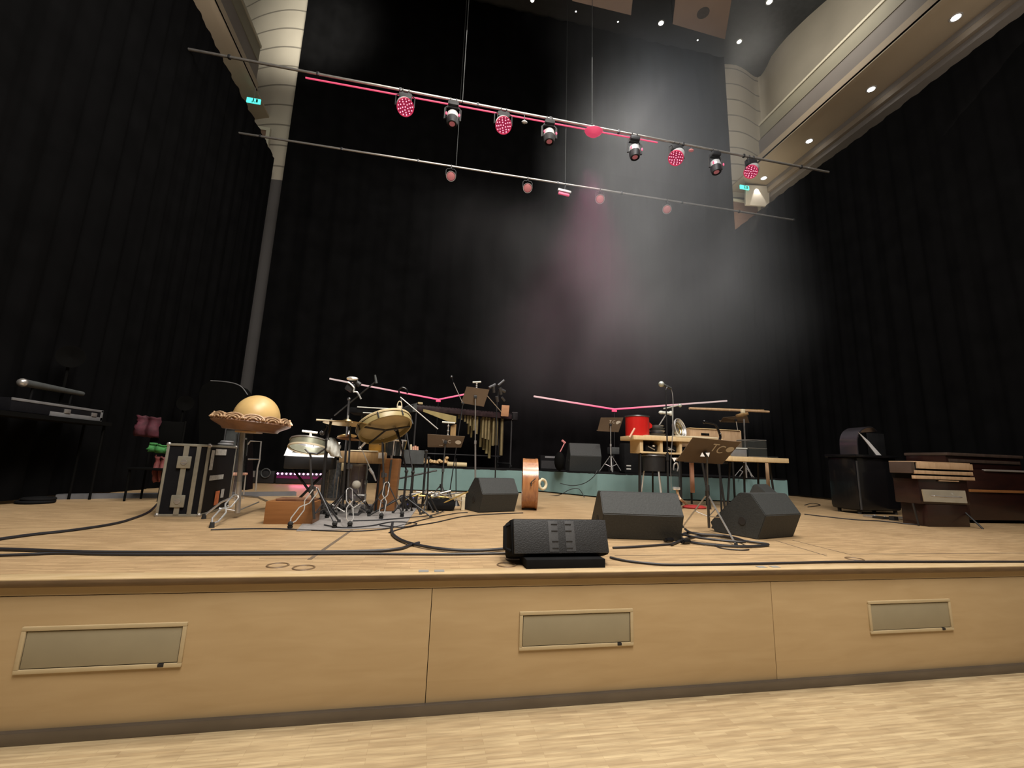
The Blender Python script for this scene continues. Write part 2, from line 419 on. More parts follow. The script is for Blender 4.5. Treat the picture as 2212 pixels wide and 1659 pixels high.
mat('soffit_tan', (.42, .35, .26), .6, 0, .06, .8)
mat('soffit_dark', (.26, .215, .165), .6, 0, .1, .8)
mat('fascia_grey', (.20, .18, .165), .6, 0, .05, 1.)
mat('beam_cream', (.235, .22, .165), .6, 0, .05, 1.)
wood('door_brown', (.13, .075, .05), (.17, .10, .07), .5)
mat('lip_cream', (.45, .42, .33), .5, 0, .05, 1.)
def sheet(name, plan, z0, z1, m, nz=1):
    mb = MB(); n = len(plan)
    mb.add([(p[0], p[1], z) for z in (z0, z1) for p in plan], [(i, i + 1, n + i + 1, n + i) for i in range(n - 1)])
    o = mb.build(name, m, org=(0, 0, 0), kind='structure', smooth=180); return o
px = [(1561, 138), (1570, 138.5), (1580, 139), (1592, 141.5), (1602, 146), (1612, 152), (1622, 160), (1630, 165.5), (1637, 167), (1643, 164), (1650, 155), (1657, 142), (1666, 122), (1682, 101), (1700, 80), (1720, 60), (1745, 36), (1786, 0)]
rp_ = [onz(x, y, CEIL) for x, y in px]
right = [(p.x, p.y) for p in rp_]

lx = right[-1][0]
sheet('wall_right', right[8:] + [(lx + .1, 8), (lx + .15, 5), (lx + .15, -2)], 11.5, CEIL, 'wall_plain')
left = [(-8.6, 14.2), (-7.4, 13.9), (-6.4, 13.3), (-5.8, 13.0), (-5.3, 12.83), (-4.8, 12.78), (-4.3, 12.86), (-3.8, 13.05), (-3.2, 13.3), (-1.5, 13.6), (4, 13.6), (8.8, 13.3)]
back = [(p.x, p.y) for p in map(V, [(*q, 0) for q in left])]
def smoothplan(pl, n=6): return [(p.x, p.y) for p in bez([(a, b, 0) for a, b in pl], n)]
back = smoothplan(left + [right[0]]) + right[1:9]
mat('wall_dimmed', (.085, .080, .080), .8, 0, .06, 1.)  # lower back wall coloured darker in place of dimmer light
sheet('wall_back', back, 9.55, CEIL, 'wall_cream'); sheet('wall_back_low', back, 0, 9.55, 'wall_dimmed')
# lower walls under the balconies
sheet('wall_right_low', [(12.6, 13.9), (12.6, -2)], 0, 11.7, 'wall_plain'); sheet('wall_left', [(-8.4, 14.2), (-8.4, -2)], 0, CEIL, 'wall_plain')
sheet('wall_back_right', [(right[4][0], 13.05), (12.6, 13.05)], 0, 11.6, 'wall_plain')
mb = MB(); mb.box((2.2, 5.8, CEIL + .05), (24, 18, .1)); struct('ceiling', mb, 'ceiling_dark')
SOF = EYE + 10.15
XFR, XFL = 1.011 * 10.15, -.538 * 10.15
def slab(name, x0, x1, y0, y1, z0, z1, m):
    mb = MB(); mb.box(((x0 + x1) / 2, (y0 + y1) / 2, (z0 + z1) / 2), (abs(x1 - x0), y1 - y0, z1 - z0)); struct(name, mb, m)
YER, YEL = 11.0, 11.7
slab('ceiling_balcony_right', XFR, 12.9, -2, 13.6, SOF, SOF + .06, 'soffit_tan')
slab('ceiling_balcony_left', -8.5, XFL, -2, 13.2, SOF, SOF + .06, 'soffit_tan')
for side, X, YE, sg in (('right', XFR, YER, 1), ('left', XFL, YEL, -1)):
    def zz(r): return EYE + 10.15 * 1.011 / r
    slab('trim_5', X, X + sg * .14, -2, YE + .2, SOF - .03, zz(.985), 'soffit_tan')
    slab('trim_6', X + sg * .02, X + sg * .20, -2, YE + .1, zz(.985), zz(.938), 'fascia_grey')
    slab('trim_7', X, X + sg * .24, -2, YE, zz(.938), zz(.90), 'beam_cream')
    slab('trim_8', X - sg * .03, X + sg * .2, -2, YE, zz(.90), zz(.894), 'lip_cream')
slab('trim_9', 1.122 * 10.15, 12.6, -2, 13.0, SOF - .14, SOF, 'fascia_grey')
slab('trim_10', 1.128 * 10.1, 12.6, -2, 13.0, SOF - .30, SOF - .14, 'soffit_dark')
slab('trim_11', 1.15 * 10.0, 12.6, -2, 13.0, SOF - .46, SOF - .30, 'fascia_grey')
# brown doorways glimpsed at gallery level
def doorway(name, p, w, h):
    mb = MB(); mb.box((p.x, p.y - .03, p.z), (w, .06, h)); mb.build(name, 'door_brown', kind='structure')
    for dx in (-1, 1):
        mb = MB(); mb.box((p.x + dx * (w / 2 + .05), p.y - .05, p.z), (.1, .1, h)); mb.build('trim_12', 'lip_cream', kind='structure')
    mb = MB(); mb.box((p.x, p.y - .05, p.z + h / 2 + .05), (w + .2, .1, .1)); mb.build('trim_13', 'lip_cream', kind='structure')
pL = at(565, 291, 12.62); doorway('door_1', pL - V((.35, 0, .9)), 1.0, 2.0)
pR = at(1606, 452, 12.6); doorway('door_2', pR - V((0, 0, .8)), 1.1, 2.0)

# soffit downlights, ceiling downlights
def downlight(p, r, lab, cat='downlight', group='downlights under the right balcony', m='lamp_white', name='downlight'):
    t = thing(name, lab, cat, p, group)
    b = MB(); b.lathe([(r * 1.0, -.004), (r * 1.35, -.004), (r * 1.4, .0), (r * 1.4, .03), (r, .03)], Matrix.Translation(p), 20, True); b.build('ring', 'head_silver', t)
    c = MB(); c.lathe([(1e-4, .004), (r, .004), (r, .02), (1e-4, .02)], Matrix.Translation(p), 20); c.build('lens', m, t)
for (x, y), lab in zip([(1650, 385), (1748, 305), (1882, 193), (2065, 38)], ['farthest lit downlight under the right balcony, beside the light wedge on the wall', 'second lit downlight from the far end under the right balcony', 'third lit downlight from the far end under the right balcony', 'nearest lit downlight under the right balcony, top right of the photo']):
    downlight(onz(x, y, SOF - .01), .085, lab)
for (x, y, r), lab in zip([(1428, 50, .085), (1597, 90, .075), (1662, 4, .085), (1150, 1, .06)], ['bright ceiling downlight between the two beige panels', 'ceiling downlight right of the beige panel with a hole', 'ceiling downlight at the top edge above the curved wall', 'ceiling downlight far left of the beige panels']):
    downlight(onz(x, y, CEIL - .02), r, lab, group='downlights in the dark ceiling')
for (x, y), lab in zip([(1244, 25), (1335, 47), (1507, 87)], ['tiny ceiling glint below the left corner of the plain beige panel', 'tiny ceiling glint below the right corner of the plain beige panel', 'tiny ceiling glint below the beige panel with a hole']):
    downlight(onz(x, y, CEIL - .02), .026, lab, group='tiny glints in the dark ceiling')  # reflections on hooks, drawn as small glowing discs

# beige reflector panels
def reflector(c, lab, hole=None):
    ZP = EYE + 11.4
    pts = [onz(x, y, ZP) for x, y in c]
    t = thing('ceiling_reflector', lab, 'acoustic panel', sum(pts, V()) / 4, 'beige acoustic panels')
    mb = MB(); mb.prism(pts, (0, 0, .05)); mb.build('panel', 'panel_beige', t)
    if hole:
        p = onz(*hole, ZP); h = MB(); h.cyl(p - V((0, 0, .004)), p, .15, n=24); h.build('hole', 'mid_grey', t)
    cb = MB()
    for p in pts: cb.cyl(p + V((0, 0, .05)), V((p.x, p.y, CEIL)), .006, n=6)
    cb.build('suspension_wire', 'dark_steel', t)
reflector([(1236, 2), (1363, 33), (1371, -40), (1244, -70)], 'plain beige acoustic panel hung from the ceiling, left of two')
reflector([(1453, 52), (1566, 85), (1582, -10), (1464, -45)], 'beige acoustic panel with a round hole hung from the ceiling', (1519, 28))

# exit signs
def exitsign(x, y, Y, lab, w=.36):
    p = at(x, y, Y); t = thing('exit_sign', lab, 'exit sign', p)
    b = MB(); b.box(p, (w, .04, w * .42), bev=.01); b.build('panel', 'exit_green', t)
    k = MB(); k.ball(p + V((.0, -.024, .045)), .018, 8); k.box(p + V((0, -.022, .0)), (.03, .006, .06)); k.box(p + V((.03, -.022, -.045)), (.05, .006, .016)); k.box(p + V((-.025, -.022, -.045)), (.02, .006, .05)); k.box(p + V((.09, -.022, 0)), (.05, .006, .1))
    k.build('pictogram', 'exit_dark', t)
    s = MB(); s.cyl(p + V((0, 0, w * .2)), V((p.x, p.y, SOF)), .01, n=6); s.build('stem', 'steel', t)
exitsign(548, 218, 11.75, 'glowing green exit sign under the left balcony')
exitsign(1608, 405, 12.0, 'glowing green exit sign under the right balcony')

# ------------------------------------------------------------------ lights
def light(kind, loc, energy, col=(1, 1, 1), size=1., target=None, spot=None, blend=.5, sy=None):
    d = bpy.data.lights.new(kind.lower() + '_lamp', kind); o = bpy.data.objects.new(d.name, d); COL.objects.link(o); o.location = loc
    d.energy = energy; d.color = col
    if kind == 'AREA':
        d.size = size
        if sy: d.shape = 'RECTANGLE'; d.size_y = sy
    else: d.shadow_soft_size = size
    if kind == 'SPOT': d.spot_size = spot; d.spot_blend = blend
    if target is not None: o.rotation_euler = (V(target) - V(loc)).to_track_quat('-Z', 'Y').to_euler()
    return o
WARM = (1, .93, .84); NEUT = (1, .94, .86)
light('AREA', (1.2, -1.5, 10.5), 1500, WARM, 5, (1.2, 3.2, .2))                       # hall lights over the floor and stage front
light('SPOT', (2.2, 3.5, 11.), 2300, NEUT, .6, (1.4, 5.6, .8), math.radians(80), 1.)
light('AREA', (1.6, 6.6, 10.6), 430, NEUT, 7, (1.6, 6.6, 0))   # added fill lamp to brighten the stage evenly
light('SPOT', (0.2, .2, 9.5), 900, NEUT, .4, (2.6, 7.5, 1.2), math.radians(62), 1.)    # front of house
# upper hall
light('AREA', (11.0, 4.5, 9.6), 25, (1, .86, .72), 2.2, (11.4, 6, 12), sy=7)
light('AREA', (10.2, 11.4, 9.7), 22, (1, .86, .64), 1.2, (11.0, 12.8, 12))
light('AREA', (8.6, 8.0, 14.2), 135, (1, .92, .8), 3, (12.0, 10, 14))
light('SPOT', (-3.2, 8.6, 13.4), 1500, (1, .94, .82), .5, (-4.6, 12.9, 15.2), math.radians(62), .9)
light('AREA', (-5.5, 9.4, 10.4), 7, (1, .88, .76), .6, (-5.7, 10.4, 12), sy=3)
mb = MB(); mb.prism([at(x, y, 12.08) for x, y in ((1611, 399), (1662, 402), (1662, 446), (1611, 442))], (0, .06, 0)); struct('added_scallop_panel', mb, 'wall_plain')  # added panel for the scallop of the spot to land on
pw = at(1633, 401, 12.08); light('SPOT', pw + V((0, -.09, .02)), 55, (1, .93, .88), .004, at(1641, 450, 12.08) + V((0, .03, 0)), math.radians(52), .03)
# magenta wash on the back drape
light('SPOT', (3.2, 8.2, 8.2), 400, (1, .22, .46), .2, (4.2, 12.4, 3.4), math.radians(70), 1.)
w = bpy.data.worlds.new('world'); SC.world = w; w.use_nodes = True
w.node_tree.nodes['Background'].inputs[0].default_value = (.75, .72, .8, 1); w.node_tree.nodes['Background'].inputs[1].default_value = .012
SC.view_settings.view_transform = 'Standard'; SC.view_settings.look = 'None'; SC.view_settings.exposure = 0
cy = SC.cycles
cy.use_denoising = True; cy.use_adaptive_sampling = True; cy.adaptive_threshold = .05
cy.max_bounces = 5; cy.diffuse_bounces = 2; cy.glossy_bounces = 2; cy.transmission_bounces = 4; cy.transparent_max_bounces = 8; cy.volume_bounces = 0
cy.caustics_reflective = False; cy.caustics_refractive = False; cy.sample_clamp_indirect = 4.

# ------------------------------------------------------------------ risers
RT_Z = ST + .525
def riser(name, plan, lab):
    t = thing(name, lab, 'riser', (plan[0][0], plan[0][1], ST), 'low platforms with blue-green skirts')
    d = MB(); d.prism([(x, y, RT_Z - .03) for x, y in plan], (0, 0, .03)); d.build('deck', 'black_matte', t)
    s = MB(); n = len(plan)
    vs = []; fs = []; ring = []
    for i in range(n):
        a = V((*plan[i], 0)); b = V((*plan[(i + 1) % n], 0)); L = (b - a).length; k = max(2, int(L / .03)); nn = V(((b - a).y, -(b - a).x, 0)).normalized()
        for j in range(k):
            q = lerp(a, b, j / k); s_ = L * j / k
            ring.append((q, nn * (.006 * math.sin(s_ * 9) + .004 * math.sin(s_ * 23 + i))))
    N = len(ring)
    for zz in (0., .5, 1.):
        for q, w in ring: p = q + w * (1.3 - zz); vs.append((p.x, p.y, ST + .025 + (.50 - .025) * zz))
    for j in range(2):
        for i in range(N): fs.append((j * N + i, j * N + (i + 1) % N, (j + 1) * N + (i + 1) % N, (j + 1) * N + i))
    s.add(vs, fs); s.build('skirt', 'teal_skirt', t, smooth=60)
    return t
riser('stage_riser', [(-.95, 9.95), (2.42, 9.82), (2.42, 12.0), (-.95, 12.0)], 'low platform with blue-green skirt under the marimba')
riser('stage_riser', [(3.66, 9.02), (7.78, 8.33), (8.1, 11.2), (2.62, 11.2), (2.62, 10.62)], 'low platform with blue-green skirt behind the work tables')

# ------------------------------------------------------------------ stands
def legs3(t, c, hub, spread, z0, rot, r, m, n=3, foot='black_rubber', brace=None, braced=False):
    for k in range(n):
        a = rot + 2 * PI * k / n; f = V((c.x + spread * math.cos(a), c.y + spread * math.sin(a), z0 + .012)); h = V((c.x + .02 * math.cos(a), c.y + .02 * math.sin(a), hub))
        mb = MB()
        if braced: pinch(mb, h, f, .022, r)
        else: mb.tube([h, lerp(h, f, .9), f], r, 6)
        if brace:
            mb.cyl((c.x, c.y, z0 + brace), lerp(h, f, .5), r * .7, n=6)
        o = mb.build('leg', m, t)
        q = MB(); q.cyl(f - V((0, 0, .012)), f + V((0, 0, .016)), r * 2.0, r * 1.6, 8); q.build('rubber_foot', foot, o)
def pinch(mb, a, b, w, r, n=2):      # twin rods pinched at the ends and in the middle
    a = V(a); b = V(b); d = (b - a).normalized(); s = d.cross((a + b) / 2 - CAM).normalized()
    for sg in (-1, 1):
        pts = []
        for t, k in ((0, .25), (.06, 1), (.40, 1), (.5, 0.12), (.60, 1), (.9, 1), (1, .1)): pts.append(lerp(a, b, t) + s * (w * k * sg))
        mb.tube(pts, r, 6)

def lettering(t, o, TL, TR, BL, items, off):
    u = (TR - TL); v = (TL - BL); nrm = u.cross(v).normalized(); nrm = nrm if nrm.dot(CAM - TL) > 0 else -nrm
    mb = MB(); un = u.normalized(); vn = v.normalized()
    for kind, cu_, cv, size in items:
        c = BL + u * cu_ + v * cv + nrm * off
        if kind == 'O':
            k = 20; mb.prism([c + un * (size * math.cos(2 * PI * i / k)) + vn * (size * .72 * math.sin(2 * PI * i / k)) for i in range(k)], nrm * .0008)
        else:
            vs, fs = text_mesh(kind, size); mb.add([c + un * p.x + vn * p.y + nrm * p.z for p in vs], fs)
    mb.build('lettering', 'lettering', o)

def music_stand(corners, Ys, foot, lab, hub=.3, spread=.24, rot=.4, letters=None, m='desk_brown', pm='dark_steel', pole_px=None, lip=True, z0=None, clips=False, lamp=None, bracket=None, feet=None):
    z0 = ST if z0 is None else z0
    TL, TR, BR, BL = [at(x, y, Y) for (x, y), Y in zip(corners, Ys)]
    foot = V((foot.x, foot.y, z0))
    t = thing('music_stand', lab, 'music stand', foot, 'music stands')
    nrm = (TR - TL).cross(TL - BL).normalized(); nrm = nrm if nrm.dot(CAM - TL) > 0 else -nrm
    d = MB(); d.prism([TL, TR, BR, BL], -nrm * .006); o = d.build('desk', m, t)
    if lip:
        l = MB(); l.prism([BL, BR, BR - nrm * .055, BL - nrm * .055], (TL - BL).normalized() * .008); l.build('ledge', m, t)
    if letters: lettering(t, o, TL, TR, BL, letters, .002)
    c = (TL + TR + BR + BL) / 4 + nrm * .02
    if bracket: c = at(*bracket, sum(Ys) / 4 - .02)
    b = MB(); b.cyl(c - nrm * .018, c + nrm * .022, .022, n=10); b.box(c + nrm * .012, (.05, .03, .05), bev=.006); b.build('tilt_bracket', 'black_paint', t)
    if clips:
        for (x, y), ang, Yq in (((1517, 983), 0, c.y - .03), ((1529, 981), .9, c.y - .05), ((1456, 992), PI, BL.y - .02)):
            k = MB(); q = at(x, y, Yq); R = Matrix.Rotation(ang, 3, 'Y'); k.prism([q + R @ V(p) for p in ((-.028, 0, -.016), (.028, 0, -.016), (0, 0, .028))], (0, -.006, 0)); k.build('clip', 'white_paper', t)
    p = MB(); p.cyl(c + nrm * .012, lerp(c, foot, .45) , .009, n=8); p.cyl(lerp(c, foot, .42), foot + V((0, 0, .05)), .014, n=10)
    mid = lerp(c, foot, .43); p.cyl(mid - V((0, 0, .03)), mid + V((0, 0, .03)), .02, n=10); p.build('pole', pm, t)
    h = MB(); h.cyl(foot + V((0, 0, hub - .03)), foot + V((0, 0, hub + .03)), .024, n=10); h.build('hub', 'black_paint', t)
    if feet:
        for q in feet:
            f = fl(*q); l = MB(); l.tube([foot + V((0, 0, hub)), lerp(foot + V((0, 0, hub)), f + V((0, 0, .012)), .96), f + V((0, 0, .012))], .009, 6); l.cyl(foot + V((0, 0, hub * .4)), lerp(foot + V((0, 0, hub)), f, .5), .006, n=6); o = l.build('leg', 'steel', t)
            l = MB(); l.cyl(f, f + V((0, 0, .03)), .018, .014, 8); l.build('rubber_foot', 'black_rubber', o)
    else: legs3(t, foot, z0 + hub, spread, z0, rot, .009, pm, brace=hub * .35)
    if lamp:
        (x1, y1, x2, y2) = lamp; Y = foot.y
        k = MB(); k.cyl(at(x1, y1, Y), at(x2, y2, Y), .014, n=8); cc = at((x1 + x2) / 2, (y1 + y2) / 2, Y)
        k2 = MB(); k2.cyl(cc, V((cc.x, cc.y, (TL.z + TR.z) / 2)), .007, n=6)
        for q in (.25, .6, .9): k2.ball(lerp(cc, V((cc.x, cc.y, (TL.z + TR.z) / 2)), q), .017, 8)
        a = k2.build('lamp_arm', 'chrome', t); k.build('lamp_head', 'towel_white', a)
    return t
fA = fl(1532, 1150)
music_stand([(1497, 945), (1601, 955), (1560, 1003), (1461, 996)], [4.22, 4.30, 4.50, 4.42], fA,
            'brown music stand lettered TC with a round spot, between the two floor wedges', rot=-2.2, spread=.36, hub=.42,
            letters=[('T', .55, .53, .15), ('C', .70, .47, .15), ('O', .885, .66, .052)], clips=True, bracket=(1526, 981), feet=[(1590, 1180), (1475, 1140), (1560, 1128)])
fB = fl(948, 1086)
music_stand([(923.5, 938), (1004.5, 943), (996, 967), (923.5, 966)], [6.5, 6.5, 6.6, 6.6], V((fB.x, 6.75, 0)), 'brown lettered music stand with a thin white lamp bar on top', rot=-1.2,
            letters=[('T', .42, .42, .07), ('C', .58, .42, .07), ('O', .82, .52, .045), ('•••', .36, .13, .05)], pm='dark_grey', lamp=(955, 912, 983, 914))
music_stand([(1008, 835), (1057, 842), (1045, 878.5), (996, 870.5)], [7.0, 7.0, 7.1, 7.1], V((at(1031, 1000, 7.05).x, 7.05, 0)), 'tall brown music stand with a small lamp, rising above the marimba', pm='steel', rot=.5, lamp=(1021, 826, 1039, 825))
music_stand([(1298, 902), (1346.6, 902), (1336, 933.6), (1290.5, 931)], [9.4, 9.4, 9.5, 9.5], at(1320, 1010, 9.45), 'brown music stand lettered TCO beside the red pot', z0=RT_Z, pm='chrome', rot=-1.9, spread=.3, hub=.38,
            letters=[('T', .46, .60, .10), ('C', .62, .57, .10), ('O', .83, .62, .06)])
music_stand([(1562, 902), (1614, 897), (1619, 914), (1556, 912)], [8.6, 8.6, 8.7, 8.7], at(1610, 990, 8.75), 'brown music stand tipped nearly flat behind the water tank', z0=RT_Z, pm='chrome', rot=.3)

# ------------------------------------------------------------------ microphones
def mic_body(t, tip, tail, r, head='mic_grey', body='dark_grey', round_head=True):
    tip = V(tip); tail = V(tail); d = (tail - tip).normalized()
    b = MB(); b.cyl(tip + d * r * 1.1, tail, r * .62, r * .42, 12); o = b.build('microphone', body, t)
    h = MB(); h.ball(tip + d * r * .4, r, 14); h.build('mesh_head', head, o)
    return o
# vocal microphone
Y = 4.45; b0 = at(1443, 1085, Y); b0.z = ST
t = thing('microphone_stand', 'slim straight black stand with a vocal microphone on top, behind the two black wedges', 'microphone stand', b0)
m_ = MB(); m_.cyl(b0, b0 + V((0, 0, .022)), .13, .12, 24); m_.build('round_base', 'black_paint', t)
m_ = MB(); m_.cyl(b0, at(1442, 985, Y), .011, n=10); m_.cyl(at(1442, 985, Y), at(1438, 842, Y), .0075, n=8); a_ = at(1442, 985, Y); m_.cyl(a_ - V((0, 0, .05)), a_ + V((0, 0, .03)), .017, n=10); m_.build('pole', 'black_paint', t)
mic_body(t, at(1427, 829, Y - .02), at(1449, 839, Y + .05), .033)
m_ = MB(); m_.tube(bez([at(1438, 843, Y), at(1441, 836, Y), at(1444, 838, Y + .02)], 5), .008, 8); m_.build('clip', 'dark_steel', t)
m_ = MB(); m_.tube(bez([at(1449, 839, Y + .05), at(1452, 848, Y + .05), at(1453.5, 862, Y + .04), at(1454, 900, Y + .02), at(1452, 950, Y + .02), at(1449, 1000, Y), at(1450, 1060, Y)], 6), .004, 6); m_.build('cable', 'steel', t)
# second microphone on the boom by the bench
Y = 4.75
base = fl(1452, 1110); base = V((at(1553, 1000, Y).x, Y, ST))
t = thing('microphone_stand', 'short black stand with a dark microphone, behind the foremost lettered music stand', 'microphone stand', base)
m_ = MB(); m_.cyl(base, base + V((0, 0, .02)), .12, .11, 20); m_.build('round_base', 'black_paint', t)
m_ = MB(); m_.cyl(base, at(1552, 955, Y), .010, n=8); m_.build('pole', 'black_paint', t)
m_ = MB(); m_.tube(bez([at(1552, 955, Y), at(1556, 944, Y), at(1552, 930, Y), at(1546, 918, Y)], 6), .015, 8); m_.ball(at(1556, 938, Y - .01), .014, 8); m_.build('gooseneck', 'black_gloss', t)
mic_body(t, at(1520, 911, Y - .02), at(1545, 917, Y), .023, 'black_gloss', 'black_gloss')

# ------------------------------------------------------------------ floor wedges
def wedge(lab, o, xdir, w, d, h, prof=None, m='wedge_black', handle=False, port=False):
    x = V(xdir).normalized(); z = V((0, 0, 1)); y = z.cross(x); T = frame(V(o), x, y, z)
    t = thing('floor_monitor', lab, 'stage monitor', o, 'black floor monitor wedges')
    prof = prof or [(.16, 0), (0, .55), (.22, 1), (.42, 1), (1, .22), (.92, 0)]
    pts = [(p * d, q * h) for p, q in prof]
    bm = bmesh.new(); A = [bm.verts.new((0, p, q)) for p, q in pts]; B = [bm.verts.new((w, p, q)) for p, q in pts]; n = len(pts)
    bm.faces.new(A); bm.faces.new(B[::-1])
    for i in range(n): bm.faces.new((A[i], B[i], B[(i + 1) % n], A[(i + 1) % n]))
    bmesh.ops.recalc_face_normals(bm, faces=bm.faces[:]); bmesh.ops.bevel(bm, geom=bm.edges[:], offset=.007, segments=2, affect='EDGES')
    b = MB(); b.addbm(bm, T); b.build('cabinet', m, t, smooth=25)
    # grille on the sloping front, turned to the players
    a, c = pts[3], pts[4]; g = MB(); nx = V((0, c[1] - a[1], -(c[0] - a[0]))).normalized(); nx = nx if nx.z > 0 else -nx
    q = [V((.025, *lerp((a[0], a[1], 0), (c[0], c[1], 0), .05)[:2])), V((w - .025, *lerp((a[0], a[1], 0), (c[0], c[1], 0), .05)[:2])), V((w - .025, *lerp((a[0], a[1], 0), (c[0], c[1], 0), .95)[:2])), V((.025, *lerp((a[0], a[1], 0), (c[0], c[1], 0), .95)[:2]))]
    g.prism([T @ (p + nx * .001) for p in q], (T.to_3x3() @ nx) * .01); g.build('grille', 'grille_black', t)
    for sx in (0, w):
        s = -1 if sx == 0 else 1; k = MB()
        c1 = V((sx + s * .001, d * .40, h * .36)); k.cyl(T @ c1, T @ (c1 + V((s * .004, 0, 0))), .042, n=18); k.build('handle_hole', 'gap_black', t)
    return t
fw = lambda x, y: fl(x, y)
# A: beside the drums
pA, pA2 = fl(1040, 1109), fl(1119, 1106)
wedge('black floor wedge beside the upright wooden bass drum', pA + V((0, -.03, 0)), (pA2 - pA), (pA2 - pA).length, .62, .46, m='wedge_black')
pB, pB2 = fl(1294, 1163), fl(1467, 1169)
wedge('large black floor wedge with its back to the hall, under the straight microphone stand', pB + V((0, -.10, 0)), pB2 - pB, (pB2 - pB).length, .62, .44)
pC, pC2 = fl(1606, 1168), fl(1704, 1166); dC = V((math.cos(.62), -math.sin(.62), 0))
wedge('black floor wedge turned sideways, right of the lettered music stand in front', fl(1652, 1171) + V((.06, .03, 0)), V((1, .30, 0)), .62, .66, .455)
# E on the riser, F behind C
pE = at(1232, 1010, 9.75); pE.z = RT_Z
wedge('black floor wedge standing on the right platform beside the small amplifier', pE, V((1, -.12, 0)), .74, .62, .66)
pF = fl(1648, 1092)
wedge('black wedge tipped on its end, peeking out behind the sideways wedge', V((at(1688, 1090, 5.3).x, 5.35, ST)), V((.9, .5, 0)), .40, .5, .50, [(.1, 0), (0, .5), (.55, 1), (.62, .98), (1, .2), (.92, 0)])

# D: front fill on the stage edge
pD, pD2 = fl(1137, 1230), fl(1308, 1227)
xd = (pD2 - pD).normalized(); T = frame(pD, xd, V((0, 0, 1)).cross(xd), V((0, 0, 1))); w = (pD2 - pD).length
t = thing('front_fill_speaker', 'black loudspeaker with a slotted grille, on the stage edge', 'loudspeaker', pD)
b = MB(); b.box((w / 2, .10, .03), (w, .2, .06), T, .006); b.build('foot', 'black_matte', t)
TT = T @ Matrix.Translation((w / 2 - .005, .15, .178)) @ Matrix.Rotation(math.radians(-17), 4, 'X')
W2 = w + .16
b = MB(); b.box((0, .09, 0), (W2, .24, .25), TT, .03); b.build('cabinet', 'black_matte', t)
b = MB(); b.box((0, -.045, 0), (W2 - .03, .02, .228), TT, .008); g = b.build('grille', 'grille_black', t)
for sx in (-.062, .062):
    b = MB(); b.box((sx + .0, -.056, .0), (.07, .004, .205), TT, .0015); o = b.build('reflection_band', 'grille_grey', g)  # paler strips put stage-light reflections into the grille colour
for sx in (-.052, .052):
    for zz in (-.08, -.035, .035, .08):
        b = MB(); b.box((sx, -.0595, zz), (.045, .004, .006), TT); b.build('band_slot', 'gap_black', g)
b = MB(); b.tube([TT @ V(p) for p in ((-W2 / 2, .0, .09), (-W2 / 2 - .035, .0, .07), (-W2 / 2 - .04, .0, -.07), (-W2 / 2, .0, -.09))], .014, 8); b.build('side_handle', 'black_matte', t)

# ------------------------------------------------------------------ flight case
P1, P2 = fl(334, 1116), fl(431, 1116); x = (P2 - P1); x.z = 0; w = x.length; x.normalize(); y = V((0, 0, 1)).cross(x)
h = at(363, 957, P1.y).z - ST; dep = .88
T = frame(V((P1.x, P1.y, ST)), x, y, V((0, 0, 1)))
t = thing('flight_case', 'black flight case with silver edges and butterfly latches beside the bowl stand', 'flight case', T @ V((w / 2, dep / 2, 0)))
lid = w * .74
b = MB(); b.box((lid / 2, dep / 2, h / 2), (lid - .01, dep - .02, h - .02), T); b.box(((w + lid) / 2, dep / 2, h / 2), (w - lid - .01, dep - .02, h - .02), T); b.build('panels', 'case_panel', t)
b = MB(); e = .026
for yy in (e / 2, dep - e / 2):
    for zz in (e / 2, h - e / 2): b.box((w / 2, yy, zz), (w, e, e), T, .004)
    for xx in (e / 2, w - e / 2): b.box((xx, yy, h / 2), (e, e, h), T, .004)
    b.box((lid, yy, h / 2), (.042, e, h - e), T, .004)
for xx in (e / 2, w - e / 2):
    for zz in (e / 2, h - e / 2): b.box((xx, dep / 2, zz), (e, dep, e), T, .004)
for zz in (e / 2, h - e / 2): b.box((lid, dep / 2, zz), (.042, dep - e, e), T, .004)
b.build('edge_profiles', 'alu_edge', t)
for xx in (.012, w - .012):
    for yy in (.012, dep - .012):
        for zz in (.014, h - .012):
            k = MB(); k.ball(T @ V((xx, yy, zz)), .024, 10); k.build('corner_ball', 'steel', t)
b = MB(); b.box((lid * .62, -.002, h / 2), (.05, .008, h - .04), T); b.build('closing_strip', 'alu_edge', t)
for zz in (.16, h - .2):
    b = MB(); b.box((lid * .62, -.008, zz), (.13, .018, .13), T, .012); o = b.build('butterfly_latch', 'alu_edge', t)
    k = MB(); k.box((lid * .62, -.02, zz), (.06, .008, .012), T, .002); k.cyl(T @ V((lid * .62, -.017, zz)), T @ V((lid * .62, -.022, zz)), .03, n=14); k.build('latch_key', 'steel', o)
sd = w + .0015
for nm, yy, zz, sy, sz, mm in (('paper_label', .10, h - .17, .09, .22, 'label_tape'), ('paper_label', .34, h - .08, .34, .07, 'label_tape'), ('tape_label', .32, h * .52, .42, .055, 'label_tape'), ('orange_label', .42, .16, .13, .16, 'orange_label'), ('paper_label', .58, .20, .10, .10, 'label_tape')):
    b = MB(); b.box((sd, yy, zz), (.002, sy, sz), T); b.build(nm, mm, t)
# cable bundle on top of the case
b = MB(); c0 = T @ V((w * .8, dep * .8, h + .02)); b.torus(c0, .07, .016); b.torus(c0 + V((.01, .01, .03)), .06, .016); tag(b.build('cable_coil', 'mid_grey'), 'grey cable coil lying on the flight case', 'cable')

